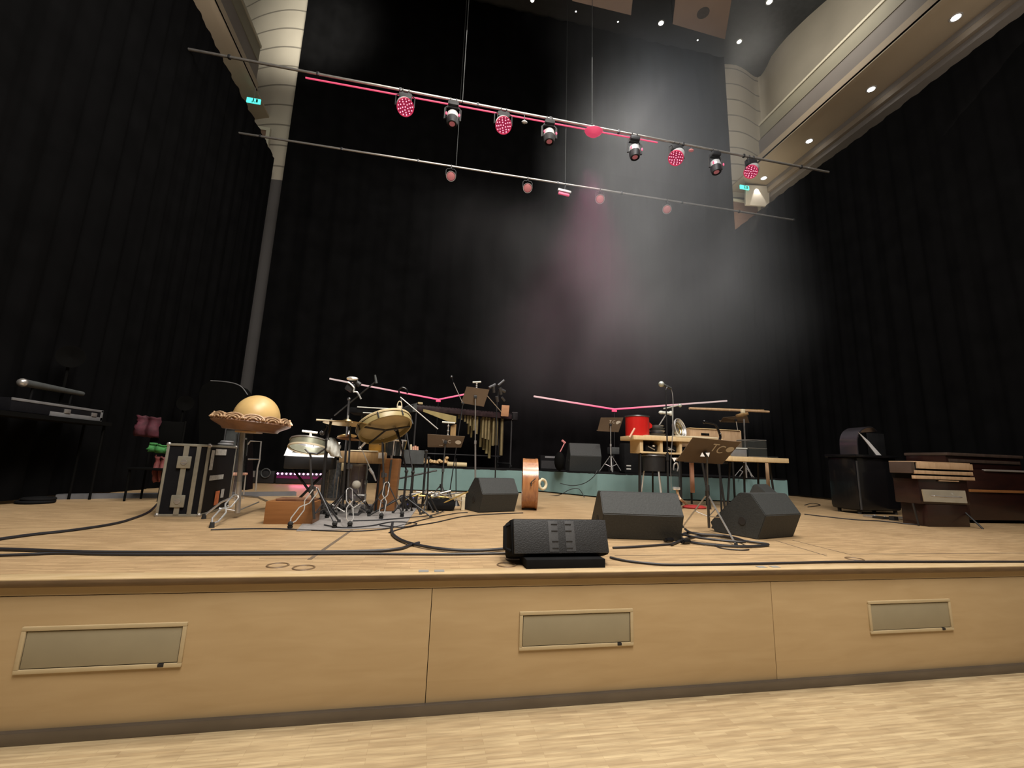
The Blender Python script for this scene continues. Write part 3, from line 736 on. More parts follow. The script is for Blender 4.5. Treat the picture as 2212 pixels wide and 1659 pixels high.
# ------------------------------------------------------------------ gourd in its carved bowl
Y0 = 5.25
c = at(523, 932, Y0); e = mpp(c); base = V((c.x - .02, Y0, ST))
t = thing('bowl_stand', 'chrome tripod stand holding the big carved bowl', 'stand', base)
TI = Matrix.Rotation(.06, 4, 'Y')
bc = at(541, 931, Y0)
b = MB(); b.cyl(at(524, 937, Y0), at(521, 985, Y0), .062, .055, 18); b.cyl(at(521, 985, Y0), at(516, 1040, Y0), .048, .046, 18); b.build('column', 'acrylic', t)
b = MB(); b.cyl(at(524, 934, Y0), at(513, 1108, Y0 + .05), .026, .026, 12); b.build('pole', 'steel', t)
b = MB(); b.box(at(538, 933.5, Y0), (.21, .2, .02), TI if False else None, .004); b.build('top_plate', 'organ_tan', t)
hub = at(515, 1075, Y0)
for (x, y) in ((457, 1140), (440, 1121), (590, 1094)):
    f = fl(x, y); mb = MB(); top = at(512, 1072, Y0 + .02); top.z = ST + .24
    if x == 457: pinch(mb, top, f + V((0, 0, .04)), .03, .009)
    else: mb.tube([top, lerp(top, f, .5) + V((0, 0, .05)), f + V((0, 0, .03))], .012, 8)
    o = mb.build('leg', 'chrome' if x == 457 else 'steel', t)
    k = MB(); k.cyl(f, f + V((0, 0, .05)), .024, .018, 10); k.build('rubber_foot', 'black_rubber', o)
    if x != 457:
        k = MB(); k.cyl(lerp(top, f, .55), at(513, 1104, Y0 + .05), .008, n=8); k.build('strut', 'steel', o)
R = .46 * (622 - 455) * e; Rb = .46 * (601 - 477) * e; Rd = .435 * (606 - 500) * e
T = Matrix.Translation(bc) @ TI
t = thing('carved_bowl', 'wide brown wooden bowl with a carved rim, on a chrome stand', 'bowl', bc)
b = MB(); b.lathe([(1e-4, 0), (Rb * .92, 0), (Rb * .95, .012), (Rb * .98, .025), (R * .97, .075), (R, .087), (R * .985, .095), (R * .90, .150), (R * .80, .150), (R * .72, .115), (R * .55, .06), (1e-4, .05)], T, 56); b.build('bowl', 'bowl_wood', t)
vs = []; fs = []; n = 156; m = 10
for i in range(n):
    a = 2 * PI * i / n; lob = .5 + .5 * math.cos(a * 13)
    for j in range(m):
        u = j / (m - 1); rr = R * (.985 - .10 * u); zz = .095 + .062 * u; k = .020 * math.sin(PI * u) * (.35 + .65 * lob) + .006 * math.sin(a * 39 + u * 6)
        vs.append(((rr + k * .6) * math.cos(a), (rr + k * .6) * math.sin(a), zz + k * .8))
for i in range(n):
    for j in range(m - 1): fs.append((i * m + j, ((i + 1) % n) * m + j, ((i + 1) % n) * m + j + 1, i * m + j + 1))
b = MB(); b.add(vs, fs, T); rim_o = b.build('carved_rim', 'carved_wood', t)
b = MB()
for i in range(13):
    a = 2 * PI * (i + .5) / 13
    for rr, ww in ((.105, .009), (.065, .008), (.03, .008)):
        pts = []
        for k in range(9):
            q = PI * k / 8; ang = a + rr * math.cos(q) / R; u = .08 + .85 * math.sin(q) * rr / .105; r_ = R * (.985 - .10 * u) + .016; pts.append(T @ V((r_ * math.cos(ang), r_ * math.sin(ang), .095 + .062 * u + .010)))
        b.tube(pts, ww, 6)
b.build('scroll_carving', 'organ_tan', rim_o)
b = MB(); b.lathe([(R * .70, .108), (1e-4, .110)], T, 40); b.build('water', 'water', t)
gc = at(553.5, 906, Y0)
b = MB(); hh = .5 * 106 * e * 1.03
pr = [(Rd * .985, .0), (Rd * 1.0, .02)] + [(Rd * math.cos(a), hh * .93 * math.sin(a) + .01) for a in [PI / 2 * k / 14 for k in range(1, 14)]] + [(1e-4, hh * .93 + .01)]
b.lathe(pr, Matrix.Translation(gc) @ TI, 40); tag(b.build('gourd_dome', 'gourd_tan'), 'smooth tan half gourd floating upside down in the carved bowl', 'gourd')

# tubular chrome chair frame behind the bowl
Y = 7.6
b0 = fl(545, 1062); t = thing('tubular_chair', 'bare chrome tube chair frame with a pink seat behind the bowl stand', 'chair', V((at(535, 1000, Y).x, Y, ST)))
b = MB(); b.tube(bez([at(511, 1062, Y), at(517, 1000, Y), at(522, 957, Y), at(527, 949, Y), at(533, 948, Y)], 6), .014, 8); b.build('frame_tube', 'steel', t)
b = MB(); b.tube([at(535, 960, Y), at(541, 953, Y), at(564, 954, Y), at(561, 992, Y), at(536, 992, Y)], .012, 8); b.tube([at(561, 992, Y), at(556, 1012, Y), at(552, 1060, Y)], .012, 8); b.build('back_frame', 'steel', t)
b = MB(); sc_ = at(510, 1024, Y - .3); b.box(sc_, (.20, .36, .035), None, .014); b.build('seat', 'pink_stick', t)
for dx in (-.08, .08):
    for dy in (-.14, .14):
        b = MB(); b.cyl(sc_ + V((dx, dy, 0)), V((sc_.x + dx * 1.1, sc_.y + dy * 1.1, ST)), .011, n=8); b.build('leg', 'steel', t)

# ------------------------------------------------------------------ lighting bars
Y1, Y2 = 7.875, 10.06
AIM = V((1.6, 2.5, 1.0))
def bar(name, a, b, lab, strip):
    t = thing(name, lab, 'lighting bar', (a + b) / 2, 'hanging lighting bars')
    m_ = MB(); m_.cyl(a, b, .026, n=12); m_.build('pipe', 'steel', t)
    n = 9
    for k in range(n):
        p = lerp(a, b, (k + .5) / n); m_ = MB(); m_.box(p, (.05, .06, .075), None, .01); m_.build('coupler', 'dark_steel', t)
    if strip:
        p, q = strip; m_ = MB(); m_.cyl(p, q, .016, n=8); m_.build('glow_tube', 'pink_glow', t)  # tube glows to stand in for reflected pink light
bar('lighting_bar', at(395, 104, Y1), at(1790, 372, Y1), 'upper lighting bar hung across the stage, with a lower tube made to glow pink', (at(660, 168, Y1 + .02), at(1420, 308, Y1 + .02)))
bar('lighting_bar', at(470, 280, Y2), at(1770, 484, Y2), 'lower lighting bar hung across the stage, carrying small lamps', None)
def cable_up(x, y, Y, lab):
    p = at(x, y, Y); m_ = MB(); m_.cyl(p, V((p.x, p.y, CEIL)), .007, n=6); m_.ball(p + V((0, 0, .02)), .03, 8); tag(m_.build('suspension_cable', 'dark_grey'), lab, 'cable', 'cables holding the lighting bars')
cable_up(999, 222, Y1, 'thin cable holding the upper lighting bar, beside its leftmost moving head'); cable_up(1279, 271, Y1, 'thin cable holding the upper lighting bar, above the flat pink lamp')
cable_up(985, 362, Y2, 'thin cable holding the lower lighting bar, beside its leftmost lamp'); cable_up(1221, 400, Y2, 'thin cable holding the lower lighting bar, above the short strip lamp')

def yoke(mb, T, r, hgt, th=.012):
    mb.tube([T @ V(p) for p in ((-r, 0, -hgt), (-r, 0, -.05), (-r * .7, 0, 0), (r * .7, 0, 0), (r, 0, -.05), (r, 0, -hgt))], th, 6)
def make_par(p, r, lab, tilt=None):
    t = thing('led_par_lamp', lab, 'stage lamp', p, 'pink LED lamps on the upper bar')
    T0 = Matrix.Translation(p)
    m_ = MB(); m_.torus(p + V((-.06, 0, .01)), .040, .009, Matrix.Rotation(PI / 2, 4, 'Y'), 16, 6); m_.box(p + V((-.06, 0, -.055)), (.03, .07, .05), None, .006); m_.build('hanging_clamp', 'head_black', t)
    m_ = MB(); m_.torus(p + V((.06, 0, .01)), .040, .009, Matrix.Rotation(PI / 2, 4, 'Y'), 16, 6); m_.box(p + V((.06, 0, -.055)), (.03, .07, .05), None, .006); m_.build('hanging_clamp', 'head_black', t)
    m_ = MB(); yoke(m_, Matrix.Translation(p + V((0, 0, -.07))), r * 1.12, .27); m_.box(p + V((0, 0, -.13)), (r * 1.5, .13, .12), None, .02); m_.build('yoke', 'head_black', t)
    c = p + V((0, 0, -.33)); T = axis_frame(c, (tilt or AIM) - c)
    m_ = MB(); m_.lathe([(r * .55, -.17), (r * .8, -.15), (r * .95, -.05), (r * 1.0, .06), (r, .07), (r * .94, .07), (r * .94, .05)], T, 28); m_.build('body', 'head_silver', t)
    m_ = MB(); m_.lathe([(r * .94, .055), (r * 1.03, .055), (r * 1.03, .095), (r * .94, .095)], T, 28, True); m_.build('rim', 'led_rim', t)
    m_ = MB(); m_.lathe([(r * .95, .062), (1e-4, .063)], T, 28); m_.cur = 1
    for k, rr in ((1, 0), (5, .33), (9, .60), (13, .85)):
        for j in range(k):
            a = 2 * PI * j / k + rr * 3; q = T @ V((rr * r * math.cos(a), rr * r * math.sin(a), .066)); m_.ball(q, r * .082, 6)
    m_.build('lens_plate', ['led_plate', 'led_hot'], t); return t
def make_mover(p, lab):
    t = thing('moving_head_lamp', lab, 'stage lamp', p, 'moving heads on the upper bar')
    for dx in (-.06, .06):
        m_ = MB(); m_.torus(p + V((dx, 0, .01)), .040, .009, Matrix.Rotation(PI / 2, 4, 'Y'), 16, 6); m_.box(p + V((dx, 0, -.055)), (.03, .07, .05), None, .006); m_.build('hanging_clamp', 'head_black', t)
    m_ = MB(); m_.box(p + V((0, 0, -.10)), (.22, .17, .10), None, .03); m_.build('base', 'head_black', t)
    m_ = MB(); yoke(m_, Matrix.Translation(p + V((0, 0, -.15))), .155, .30, .022); m_.build('yoke', 'head_black', t)
    c = p + V((0, 0, -.40)); d = V((0, -.12, -1)).normalized(); T = axis_frame(c, d)
    m_ = MB(); m_.lathe([(1e-4, -.15), (.07, -.15), (.105, -.11), (.12, -.02), (.118, .02)], T, 24); m_.build('head_shell', 'head_silver', t)
    m_ = MB(); m_.lathe([(.12, .02), (.118, .10), (.10, .17), (.086, .175), (.085, .15), (1e-4, .15)], T, 24); o = m_.build('head_front', 'head_black', t)
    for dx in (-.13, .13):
        m_ = MB(); m_.ball(p + V((dx, -.10, -.40)), .026, 8, (.8, .6, 1.5)); m_.build('pink_glint', 'pink_glow', o)  # glowing balls painted in as pink reflections on the head
    m_ = MB(); m_.lathe([(1e-4, .155), (.055, .155), (.06, .16), (1e-4, .165)], T, 18); m_.build('front_lens', 'lens_rose', o); return t
def ypx(x): return at(x, 112 + (x - 430) * (365 - 112) / (1750 - 430), Y1)
for x, lab in ((877, 'leftmost pink LED lamp on the upper bar'), (1088, 'second pink LED lamp from the left on the upper bar'), (1461, 'pink LED lamp in the smoke on the upper bar'), (1622, 'pink LED lamp at the right end of the upper bar, before the lit gallery')):
    make_par(ypx(x) + V((0, 0, -.01)), .165 if x < 1500 else .15, lab, None if x < 1300 else V((-2.5, 4.0, -3)))
for x, lab in ((980, 'moving head lamp on the upper bar beside the leftmost cable'), (1187, 'moving head lamp on the upper bar, left of the flat pink lamp'), (1370, 'moving head lamp on the upper bar, right of the flat pink lamp'), (1544, 'moving head lamp fading into the smoke near the right end of the upper bar')):
    make_mover(ypx(x) + V((0, 0, -.01)), lab)
# flat pink lamp and small fittings on the upper bar
p = at(1282, 288, Y1); t = thing('flat_lamp', 'flat pink-lit lamp hanging under the middle of the upper bar', 'stage lamp', p)
m_ = MB(); m_.lathe([(1e-4, -.05), (.10, -.05), (.17, .0), (.20, .05), (.19, .06), (1e-4, .06)], axis_frame(p, UP * .96 + FW * .0 - (p - CAM).normalized() * .06 + RT * .08), 24); m_.build('housing', 'pink_glow', t)
m_ = MB(); m_.cyl(p + V((0, 0, .05)), at(1282, 272, Y1), .03, n=10); m_.build('hanging_stem', 'steel', t)
for x, y, lab in ((1133, 264, 'small sensor clamped below the upper bar between two lamps'), (1493, 325, 'small pink-lit sensor clamped below the upper bar inside the smoke')):
    p = at(x, y, Y1); t = thing('bar_sensor', lab, 'sensor', p, 'small sensors on the upper bar')
    m_ = MB(); m_.ball(p, .045, 10, (1.4, 1, .7)); m_.build('housing', 'head_silver' if x < 1200 else 'lens_rose', t)
    q = ypx(x); m_ = MB(); m_.cyl(p, q, .010, n=6); m_.build('hanging_stem', 'dark_steel', t)
# lower bar lamps
def y2(x): return at(x, 285 + (x - 500) * (482 - 285) / (1750 - 500), Y2)
def make_small(p, lab):
    t = thing('fresnel_lamp', lab, 'stage lamp', p, 'small lamps on the lower bar')
    m_ = MB(); m_.torus(p + V((0, 0, .01)), .040, .009, Matrix.Rotation(PI / 2, 4, 'Y'), 16, 6); m_.box(p + V((0, 0, -.055)), (.03, .07, .05), None, .006); m_.build('hanging_clamp', 'head_black', t)
    m_ = MB(); yoke(m_, Matrix.Translation(p + V((0, 0, -.07))), .125, .20); m_.build('yoke', 'head_black', t)
    c = p + V((0, 0, -.27)); T = axis_frame(c, V((1.0, 1.0, 1.5)) - c)
    m_ = MB(); m_.lathe([(1e-4, -.17), (.09, -.16), (.11, -.05), (.12, .06), (.113, .07), (.108, .05)], T, 24); m_.build('housing', 'head_black', t)
    m_ = MB(); m_.lathe([(.108, .05), (.09, .075), (.05, .09), (1e-4, .095)], T, 24); m_.build('lens', 'lens_rose', t)
    m_ = MB(); m_.lathe([(.112, .068), (.122, .068), (.122, .08), (.112, .08)], T, 24, True); m_.build('rim', 'head_silver', t)
for x, lab in ((975, 'leftmost rose-lensed lamp on the lower bar'), (1140, 'rose-lensed lamp on the lower bar, left of the strip lamp'), (1296, 'rose-lensed lamp on the lower bar, right of the strip lamp'), (1440, 'rightmost rose-lensed lamp on the lower bar, dim in the smoke')): make_small(y2(x), lab)
p = at(1219, 415, Y2); t = thing('strip_lamp', 'short strip lamp with a pink lower edge hung from the lower bar', 'stage lamp', p)
RZ = Matrix.Translation(p) @ Matrix.Rotation(.10, 4, 'Y')
m_ = MB(); m_.box((0, 0, .03), (.37, .07, .07), RZ, .02); m_.build('housing', 'head_silver', t)
m_ = MB(); m_.box((-.01, -.02, -.075), (.30, .05, .06), RZ, .01); m_.build('led_window', 'pink_glow', t)
m_ = MB(); m_.box((0, .03, -.02), (.33, .05, .14), RZ, .01); m_.cyl(p + V((0, 0, .06)), y2(1222), .02, n=8); m_.build('bracket', 'head_black', t)

# ------------------------------------------------------------------ pink V tubes
mm = bpy.data.materials.new('v_tube'); mm.use_nodes = True; nt = mm.node_tree; b_ = nt.nodes['Principled BSDF']
tc = nt.nodes.new('ShaderNodeTexCoord'); ln = nt.nodes.new('ShaderNodeVectorMath'); ln.operation = 'LENGTH'; nt.links.new(tc.outputs['Object'], ln.inputs[0])
mr = nt.nodes.new('ShaderNodeMapRange'); mr.inputs[2].default_value = 2.4; nt.links.new(ln.outputs['Value'], mr.inputs[0])
rp = nt.nodes.new('ShaderNodeValToRGB'); e_ = rp.color_ramp.elements
e_[0].position = 0.; e_[0].color = (.95, .035, .22, 1); e_[1].position = 1.; e_[1].color = (.50, .40, .38, 1)
k_ = e_.new(.3); k_.color = (.95, .13, .27, 1); k_ = e_.new(.62); k_.color = (.74, .38, .42, 1)
nt.links.new(mr.outputs[0], rp.inputs[0]); nt.links.new(rp.outputs['Color'], b_.inputs['Emission Color']); b_.inputs['Emission Strength'].default_value = .95; b_.inputs['Base Color'].default_value = (.3, .2, .2, 1)
M['v_tube'] = mm
def vtube(pa, pj, pb, Y, lab, z0, r=.022):
    j = at(*pj, Y); t = thing('led_tube_pair', lab, 'light tube', j, 'V-shaped pink light tubes')
    for q in (pa, pb):
        m_ = MB(); m_.cyl(j, at(*q, Y), r, n=12); m_.build('tube', 'v_tube', t)
    m_ = MB(); m_.box(j - V((0, 0, .045)), (.13, .05, .05), None, .01); m_.build('joint', 'pink_glow', t)
    m_ = MB(); m_.cyl(j - V((0, 0, .06)), V((j.x, j.y + .03, z0)), .012, n=8); o = m_.build('pole', 'black_paint', t)
    m_ = MB(); m_.cyl(V((j.x, j.y + .03, z0)), V((j.x, j.y + .03, z0 + .02)), .16, n=20); m_.build('base', 'black_paint', t)
vtube((712, 818), (947, 863), (1012, 850), 11.85, 'V-shaped pink light tube above the drum kit, its right arm behind the tall music stand', RT_Z)
vtube((1153, 856), (1327, 884), (1570, 866), 10.4, 'V-shaped pink light tube over the right platform, behind the straight microphone', RT_Z)

# ------------------------------------------------------------------ marimba
YL_, YR_ = 10.25, 11.2
zt = at(915, 874, YL_).z
L0 = at(896, 880, YL_); R0 = at(1112, 897, YR_); L0.z = R0.z = zt - .08
xd = (R0 - L0).normalized(); yd = V((0, 0, 1)).cross(xd); LN = (R0 - L0).length
T = frame(L0, xd, yd, V((0, 0, 1)))
t = thing('marimba', 'long marimba with brass resonator tubes on the left platform', 'marimba', T @ V((LN / 2, .35, RT_Z - L0.z)))
m_ = MB(); nb = 30
for k in range(nb):
    xx = .14 + (LN - .26) * k / nb; m_.box((xx + .03, .22, .075), ((LN - .3) / nb * .86, .42 - .2 * (1 - k / nb), .028), T, .004)
m_.build('lower_bars', 'rosewood', t)
m_ = MB()
for k in range(nb):
    if k % 7 in (2, 6): continue
    xx = .14 + (LN - .26) * (k + .5) / nb; m_.box((xx + .03, .58, .115), ((LN - .3) / nb * .86, .36 - .15 * (1 - k / nb), .028), T, .004)
m_.build('upper_bars', 'rosewood', t)
for yy, zz in ((.02, 0), (.40, .02), (.76, .05)):
    m_ = MB(); m_.box((LN / 2, yy, zz), (LN - .1, .035, .12), T, .006); m_.build('rail', 'rosewood', t)
m_ = MB(); m_.prism([T @ V(p) for p in ((-.05, .0, -.1), (.05, 0, -.1), (.05, .0, .12), (-.03, .0, .06))], T.to_3x3() @ V((0, .8, 0))); m_.build('end_panel', 'dark_grey', t)
m_ = MB(); m_.box((.12, -.01, .11), (.12, .05, .05), T, .015); m_.build('rail_end_cap', 'drum_skin', t)
m_ = MB(); m_.box((LN - .02, .36, .02), (.14, .86, .20), T, .01); m_.build('end_panel', 'black_paint', t)
m_ = MB(); m_.cyl(T @ V((LN - .10, -.04, .115)), T @ V((LN + .06, -.04, .12)), .008, n=6); m_.build('end_trim', 'steel', t)
m_ = MB(); m_.cyl(T @ V((LN - .10, -.04, -.075)), T @ V((LN + .06, -.04, -.07)), .008, n=6); m_.build('end_trim', 'steel', t)
def res(px, yb, wpx, row, mt):
    d_ = ray(px, 920); q = T.inverted() @ CAM; dv = T.to_3x3().inverted() @ d_
    k_ = (row - q.y) / dv.y; xx = q.x + dv.x * k_; P_ = T @ V((xx, row, 0)); zb_ = (T.inverted() @ at(px, yb, P_.y)).z
    m_ = MB(); m_.cyl(T @ V((xx, row, -.06)), T @ V((xx, row, zb_)), wpx * .5 * mpp(P_), n=14); m_.build('resonator_tube', mt, t)
for px, yb, wp in ((1084.5, 984, 7.5), (1073, 962, 6.5), (1066, 963, 6.5), (1056, 950, 6.5), (1049.5, 948, 6.5), (1043, 946, 6.5), (1030, 938, 6), (1024, 930, 6), (1015.5, 920, 5.5), (1009.5, 915, 5.5), (1003.5, 911, 5), (996, 907, 4.5), (990, 904, 4.5)): res(px, yb, wp, .16, 'tube_brass')
for px, yb, wp in ((1040, 966, 6), (1046.5, 972, 6), (1053, 980, 6), (1059.5, 990, 6), (1019, 945, 5), (1012.5, 938, 5)): res(px, yb, wp, .56, 'drum_olive')
m_ = MB(); m_.prism([T @ V(p) for p in ((.2, -.03, -.02), (1.05, -.03, -.12), (1.05, -.03, -.28), (.9, -.03, -.28), (.2, -.03, -.08))], T.to_3x3() @ V((0, .02, 0))); m_.build('resonator_board', 'drum_olive', t)
m_ = MB(); m_.prism([T @ V(p) for p in ((.98, .1, -.35), (1.12, .1, -.30), (1.12, .1, -.72), (.98, .1, -.72))], T.to_3x3() @ V((0, .03, 0))); m_.build('resonator_board', 'plank_wood', t)
zf = RT_Z - L0.z
for xx in (.06, LN - .06):
    for yy in (.05, .72):
        m_ = MB(); m_.cyl(T @ V((xx, yy, -.06)), T @ V((xx, yy, zf + .1)), .022, n=8); o = m_.build('leg', 'dark_steel', t)
        m_ = MB(); m_.cyl(T @ V((xx - .012, yy, zf + .052)), T @ V((xx + .012, yy, zf + .052)), .05, n=16); m_.build('caster', 'black_rubber', o)
    m_ = MB(); m_.cyl(T @ V((xx, .05, zf + .12)), T @ V((xx, .72, zf + .12)), .02, n=8); m_.build('foot_bar', 'dark_steel', t)
m_ = MB(); m_.cyl(T @ V((.06, .6, zf + .3)), T @ V((LN - .06, .6, zf + .3)), .018, n=8); m_.build('cross_bar', 'dark_steel', t)
# instruments and stands by the marimba
p = at(1085, 888, 10.0); m_ = MB(); TB = frame(at(1081, 899, 11.0), V((1, 0, 0)), V((0, .9, .3)).normalized(), V((0, -.3, .9)).normalized())
m_.box((.11, 0, .15), (.20, .02, .29), TB, .004); mat('book_tan', (.62, .33, .18), .6, 0, .1, 8)
o = tag(m_.build('music_book', 'book_tan'), 'orange book leaning upright at the right end of the marimba', 'book')
# chime cluster beside the tall music stand
Y = 7.6
t = thing('microphone_stand', 'dark boom stand carrying a cluster of microphones right of the tall music stand', 'microphone stand', V((at(1070, 1050, Y).x, Y, ST)))
m_ = MB(); m_.cyl(V((at(1070, 1050, Y).x, Y, ST)), at(1073, 880, Y), .011, n=8); m_.cyl(at(1073, 880, Y), at(1078, 832, Y), .008, n=8); m_.build('pole', 'black_paint', t)
m_ = MB(); c_ = V((at(1070, 1050, Y).x, Y, ST)); m_.cyl(c_, c_ + V((0, 0, .02)), .13, n=20); m_.build('round_base', 'black_paint', t)
for a, b, r in (((1056, 838), (1070, 831), .028), ((1076, 833), (1089, 822), .026), ((1078, 840), (1091, 846), .030), ((1066, 834), (1067, 848), .030), ((1080, 838), (1082, 852), .034), ((1073, 856), (1075, 868), .030), ((1084, 858), (1090, 866), .020)):
    mm_ = MB(); mm_.cyl(at(*a, Y - .02), at(*b, Y + .02), r, n=10); mm_.build('microphone', 'dark_steel', t)
m_ = MB(); m_.tube([at(1049, 851, Y - .3), at(1083, 890, Y)], .007, 6); m_.build('boom_arm', 'steel', t)

def boom_stand(base, knee, tip, lab, pm='black_paint', bm_='steel', legs=True, z0=None, mic=None, spread=.28, rot=.2, tail=None, r=.010):
    z0 = ST if z0 is None else z0; base = V((base.x, base.y, z0))
    t = thing('boom_stand', lab, 'boom stand', base, 'boom stands')
    m_ = MB(); m_.cyl(base + V((0, 0, .05)), knee, r, n=8); m_.ball(knee, .025, 8); m_.build('pole', pm, t)
    m_ = MB(); m_.cyl(tail or knee, tip, r * .75, n=8); m_.build('boom_arm', bm_, t)
    if legs: legs3(t, base, z0 + .22, spread, z0, rot, .010, pm)
    else:
        m_ = MB(); m_.cyl(base, base + V((0, 0, .05)), .13, n=18); m_.build('round_base', pm, t)
    if mic: mic_body(t, at(*mic[0], mic[2]), at(*mic[1], mic[2]), mic[3], 'dark_steel', 'black_gloss')
    return t
Y = 6.7; boom_stand(V((at(968, 1080, Y).x, Y, 0)), at(1000, 872, Y + .2), at(979, 826, Y + .2), 'slim stand with a small microphone left of the tall music stand', pm='black_paint', bm_='steel', mic=((975, 813), (979, 828), Y + .2, .022), r=.008, spread=.09)
Y = 6.0; boom_stand(V((at(922, 1105, Y).x, Y, 0)), at(926, 990, Y), at(865, 858, Y), 'black stand with a long pale boom slanting over the frame drum', bm_='steel', tail=at(946, 927, Y), r=.011, spread=.14)
Y = 6.9; m0 = V((at(986, 1078, Y).x, Y, 0))
t = thing('straight_stand', 'thin straight black rod stand in front of the left platform', 'stand', V((m0.x, Y, ST)))
m_ = MB(); m_.cyl(V((m0.x, Y, ST)), at(985, 990, Y), .008, n=8); m_.build('pole', 'black_paint', t)
m_ = MB(); m_.cyl(V((m0.x, Y, ST)), V((m0.x, Y, ST + .09)), .06, .012, 12); m_.build('base', 'black_paint', t)
# things lying on the left platform's edge
m_ = MB(); c0 = at(938, 1003, 10.02); rs = random.Random(4)
for k in range(46):
    q = c0 + V((rs.uniform(-.30, .30), rs.uniform(-.03, .10), .03 + abs(rs.gauss(0, .05)))); m_.ball(q, rs.uniform(.03, .055), 6, (1, 1, .7))
tag(m_.build('shell_shakers', 'straw'), 'heap of pale seed-shell rattles on the edge of the left platform', 'rattle', kind='stuff')
a, b = at(966, 1004, 10.03), at(1008, 1004, 10.03); m_ = MB(); m_.cyl(V((a.x, a.y, RT_Z + .065)), V((b.x, b.y, RT_Z + .06)), .06, .055, 16); tag(m_.build('rain_stick', 'drum_skin'), 'short pale bamboo tube lying on the edge of the left platform', 'rain stick')

# ------------------------------------------------------------------ drum corner
def disc_T(c, roll=0., pitch=0.): return Matrix.Translation(c) @ Matrix.Rotation(roll, 4, 'Y') @ Matrix.Rotation(pitch, 4, 'X')
m_ = MB(); q = [fl(640, 1148), fl(872, 1140), fl(905, 1092), fl(690, 1088)]; m_.prism([V((p.x, p.y, ST + .001)) for p in q], (0, 0, .006)); rug = tag(m_.build('drum_rug', 'drum_rug'), 'thin grey rug spread under the drum kit', 'rug')
RG = ST + .0075
# upright cajon / wooden box drum
p1, p2 = fl(806, 1107), fl(851, 1107); Y = 6.02
x1 = at(806, 1107, Y); x2 = at(851, 1107, Y); w = (x2 - x1).length
zt = at(832, 990, Y).z; T = frame(V((x1.x, Y, ST)), V((1, -.04, 0)).normalized(), V((.04, 1, 0)).normalized(), V((.03, 0, 1)).normalized())
t = thing('box_drum', 'tall reddish-brown wooden box drum standing upright with a dark strap', 'cajon', V((x1.x + w / 2, Y + .15, ST)))
m_ = MB(); m_.box((w / 2, .14, (zt - ST) / 2 + .004), (w, .28, zt - ST - .008), T, .018); m_.build('body', 'cajon_wood', t)
m_ = MB(); m_.box((w * .60, -.003, (zt - ST) * .72), (.026, .005, (zt - ST) * .52), T, .002); m_.build('strap', 'dark_grey', t)
# low wooden box lying in front
b1, b2 = fl(568, 1132), fl(674, 1133); hz = at(575, 1083, b1.y).z - ST
d_ = (b2 - b1); d_.z = 0; L_ = d_.length; d_.normalize(); T = frame(V((b1.x, b1.y, ST)), d_, V((0, 0, 1)).cross(d_), V((0, 0, 1)))
t = thing('box_drum', 'low reddish-brown wooden box lying on its side in front of the bowl stand', 'cajon', T @ V((L_ / 2, .14, 0)))
m_ = MB(); m_.box((L_ / 2, .14, hz / 2), (L_, .28, hz), T, .006); m_.build('body', 'cajon_wood', t)
m_ = MB(); m_.box((L_ * .55, .16, hz + .012), (L_ * .8, .2, .022), T, .004); m_.build('lid_board', 'bowl_wood', t)
# chrome braced stands
def chrome_stand(base, top, feet, lab, w=.032, r=.006, pole_r=.014, pm='dark_steel', z0=None, pinched=True, hub=.34, name='percussion_stand'):
    z0 = RG if z0 is None else z0; base = V((base.x, base.y, z0))
    t = thing(name, lab, 'stand', base, 'chrome percussion stands')
    m_ = MB(); m_.cyl(base + V((0, 0, .06)), top, pole_r, pole_r * .7, 10)
    mid = lerp(base, top, .55); m_.cyl(mid - V((0, 0, .03)), mid + V((0, 0, .03)), pole_r * 1.7, n=10); m_.build('pole', pm, t)
    m_ = MB(); k = mid + V((.03, -.02, .0)); m_.cyl(mid, k, .008, n=6); m_.box(k, (.03, .012, .045), None, .004); m_.build('wing_nut', 'dark_steel', t)
    for i, f in enumerate(feet):
        f = V((f.x, f.y, z0)); m_ = MB(); h = base + V((0, 0, hub))
        if pinched and i == 0: pinch(m_, h, f + V((0, 0, .045)), w, r)
        else: m_.tube([h, lerp(h, f, .5) + V((0, 0, .02)), f + V((0, 0, .035))], r * 1.3, 6); m_.cyl(base + V((0, 0, hub * .3)), lerp(h, f, .5), r, n=6)
        o = m_.build('leg', 'chrome' if (pinched and i == 0) else pm, t)
        q = MB(); q.cyl(f, f + V((0, 0, .02)), .02, .026, 10); q.ball(f + V((0, 0, .04)), .026, 10); q.build('rubber_foot', 'black_rubber', o)
    return t
Y = 5.35
sA = V((at(752, 1080, Y).x, Y, 0)); fA_ = fl(755, 1142)
chrome_stand(sA, at(757, 920, Y), [fA_, fl(800, 1108), fl(700, 1112)], 'chrome stand with a twin-rod leg pointing straight at the hall, below the cymbal', hub=.33)
Y = 5.5
sB = V((at(835, 1060, Y).x, Y, 0))
chrome_stand(sB, at(826, 955, Y), [fl(823, 1122), fl(868, 1118), fl(797, 1113)], 'chrome stand with a twin-rod leg in front of the tall box drum', hub=.40, w=.030)
Y = 4.78
sC = V((at(678, 1125, Y).x, Y, 0))
chrome_stand(sC, at(670, 992, Y), [fl(626, 1143), fl(722, 1142), fl(706, 1120)], 'chrome stand with a slanting twin-rod leg beside the low wooden box', hub=.36, w=.026)
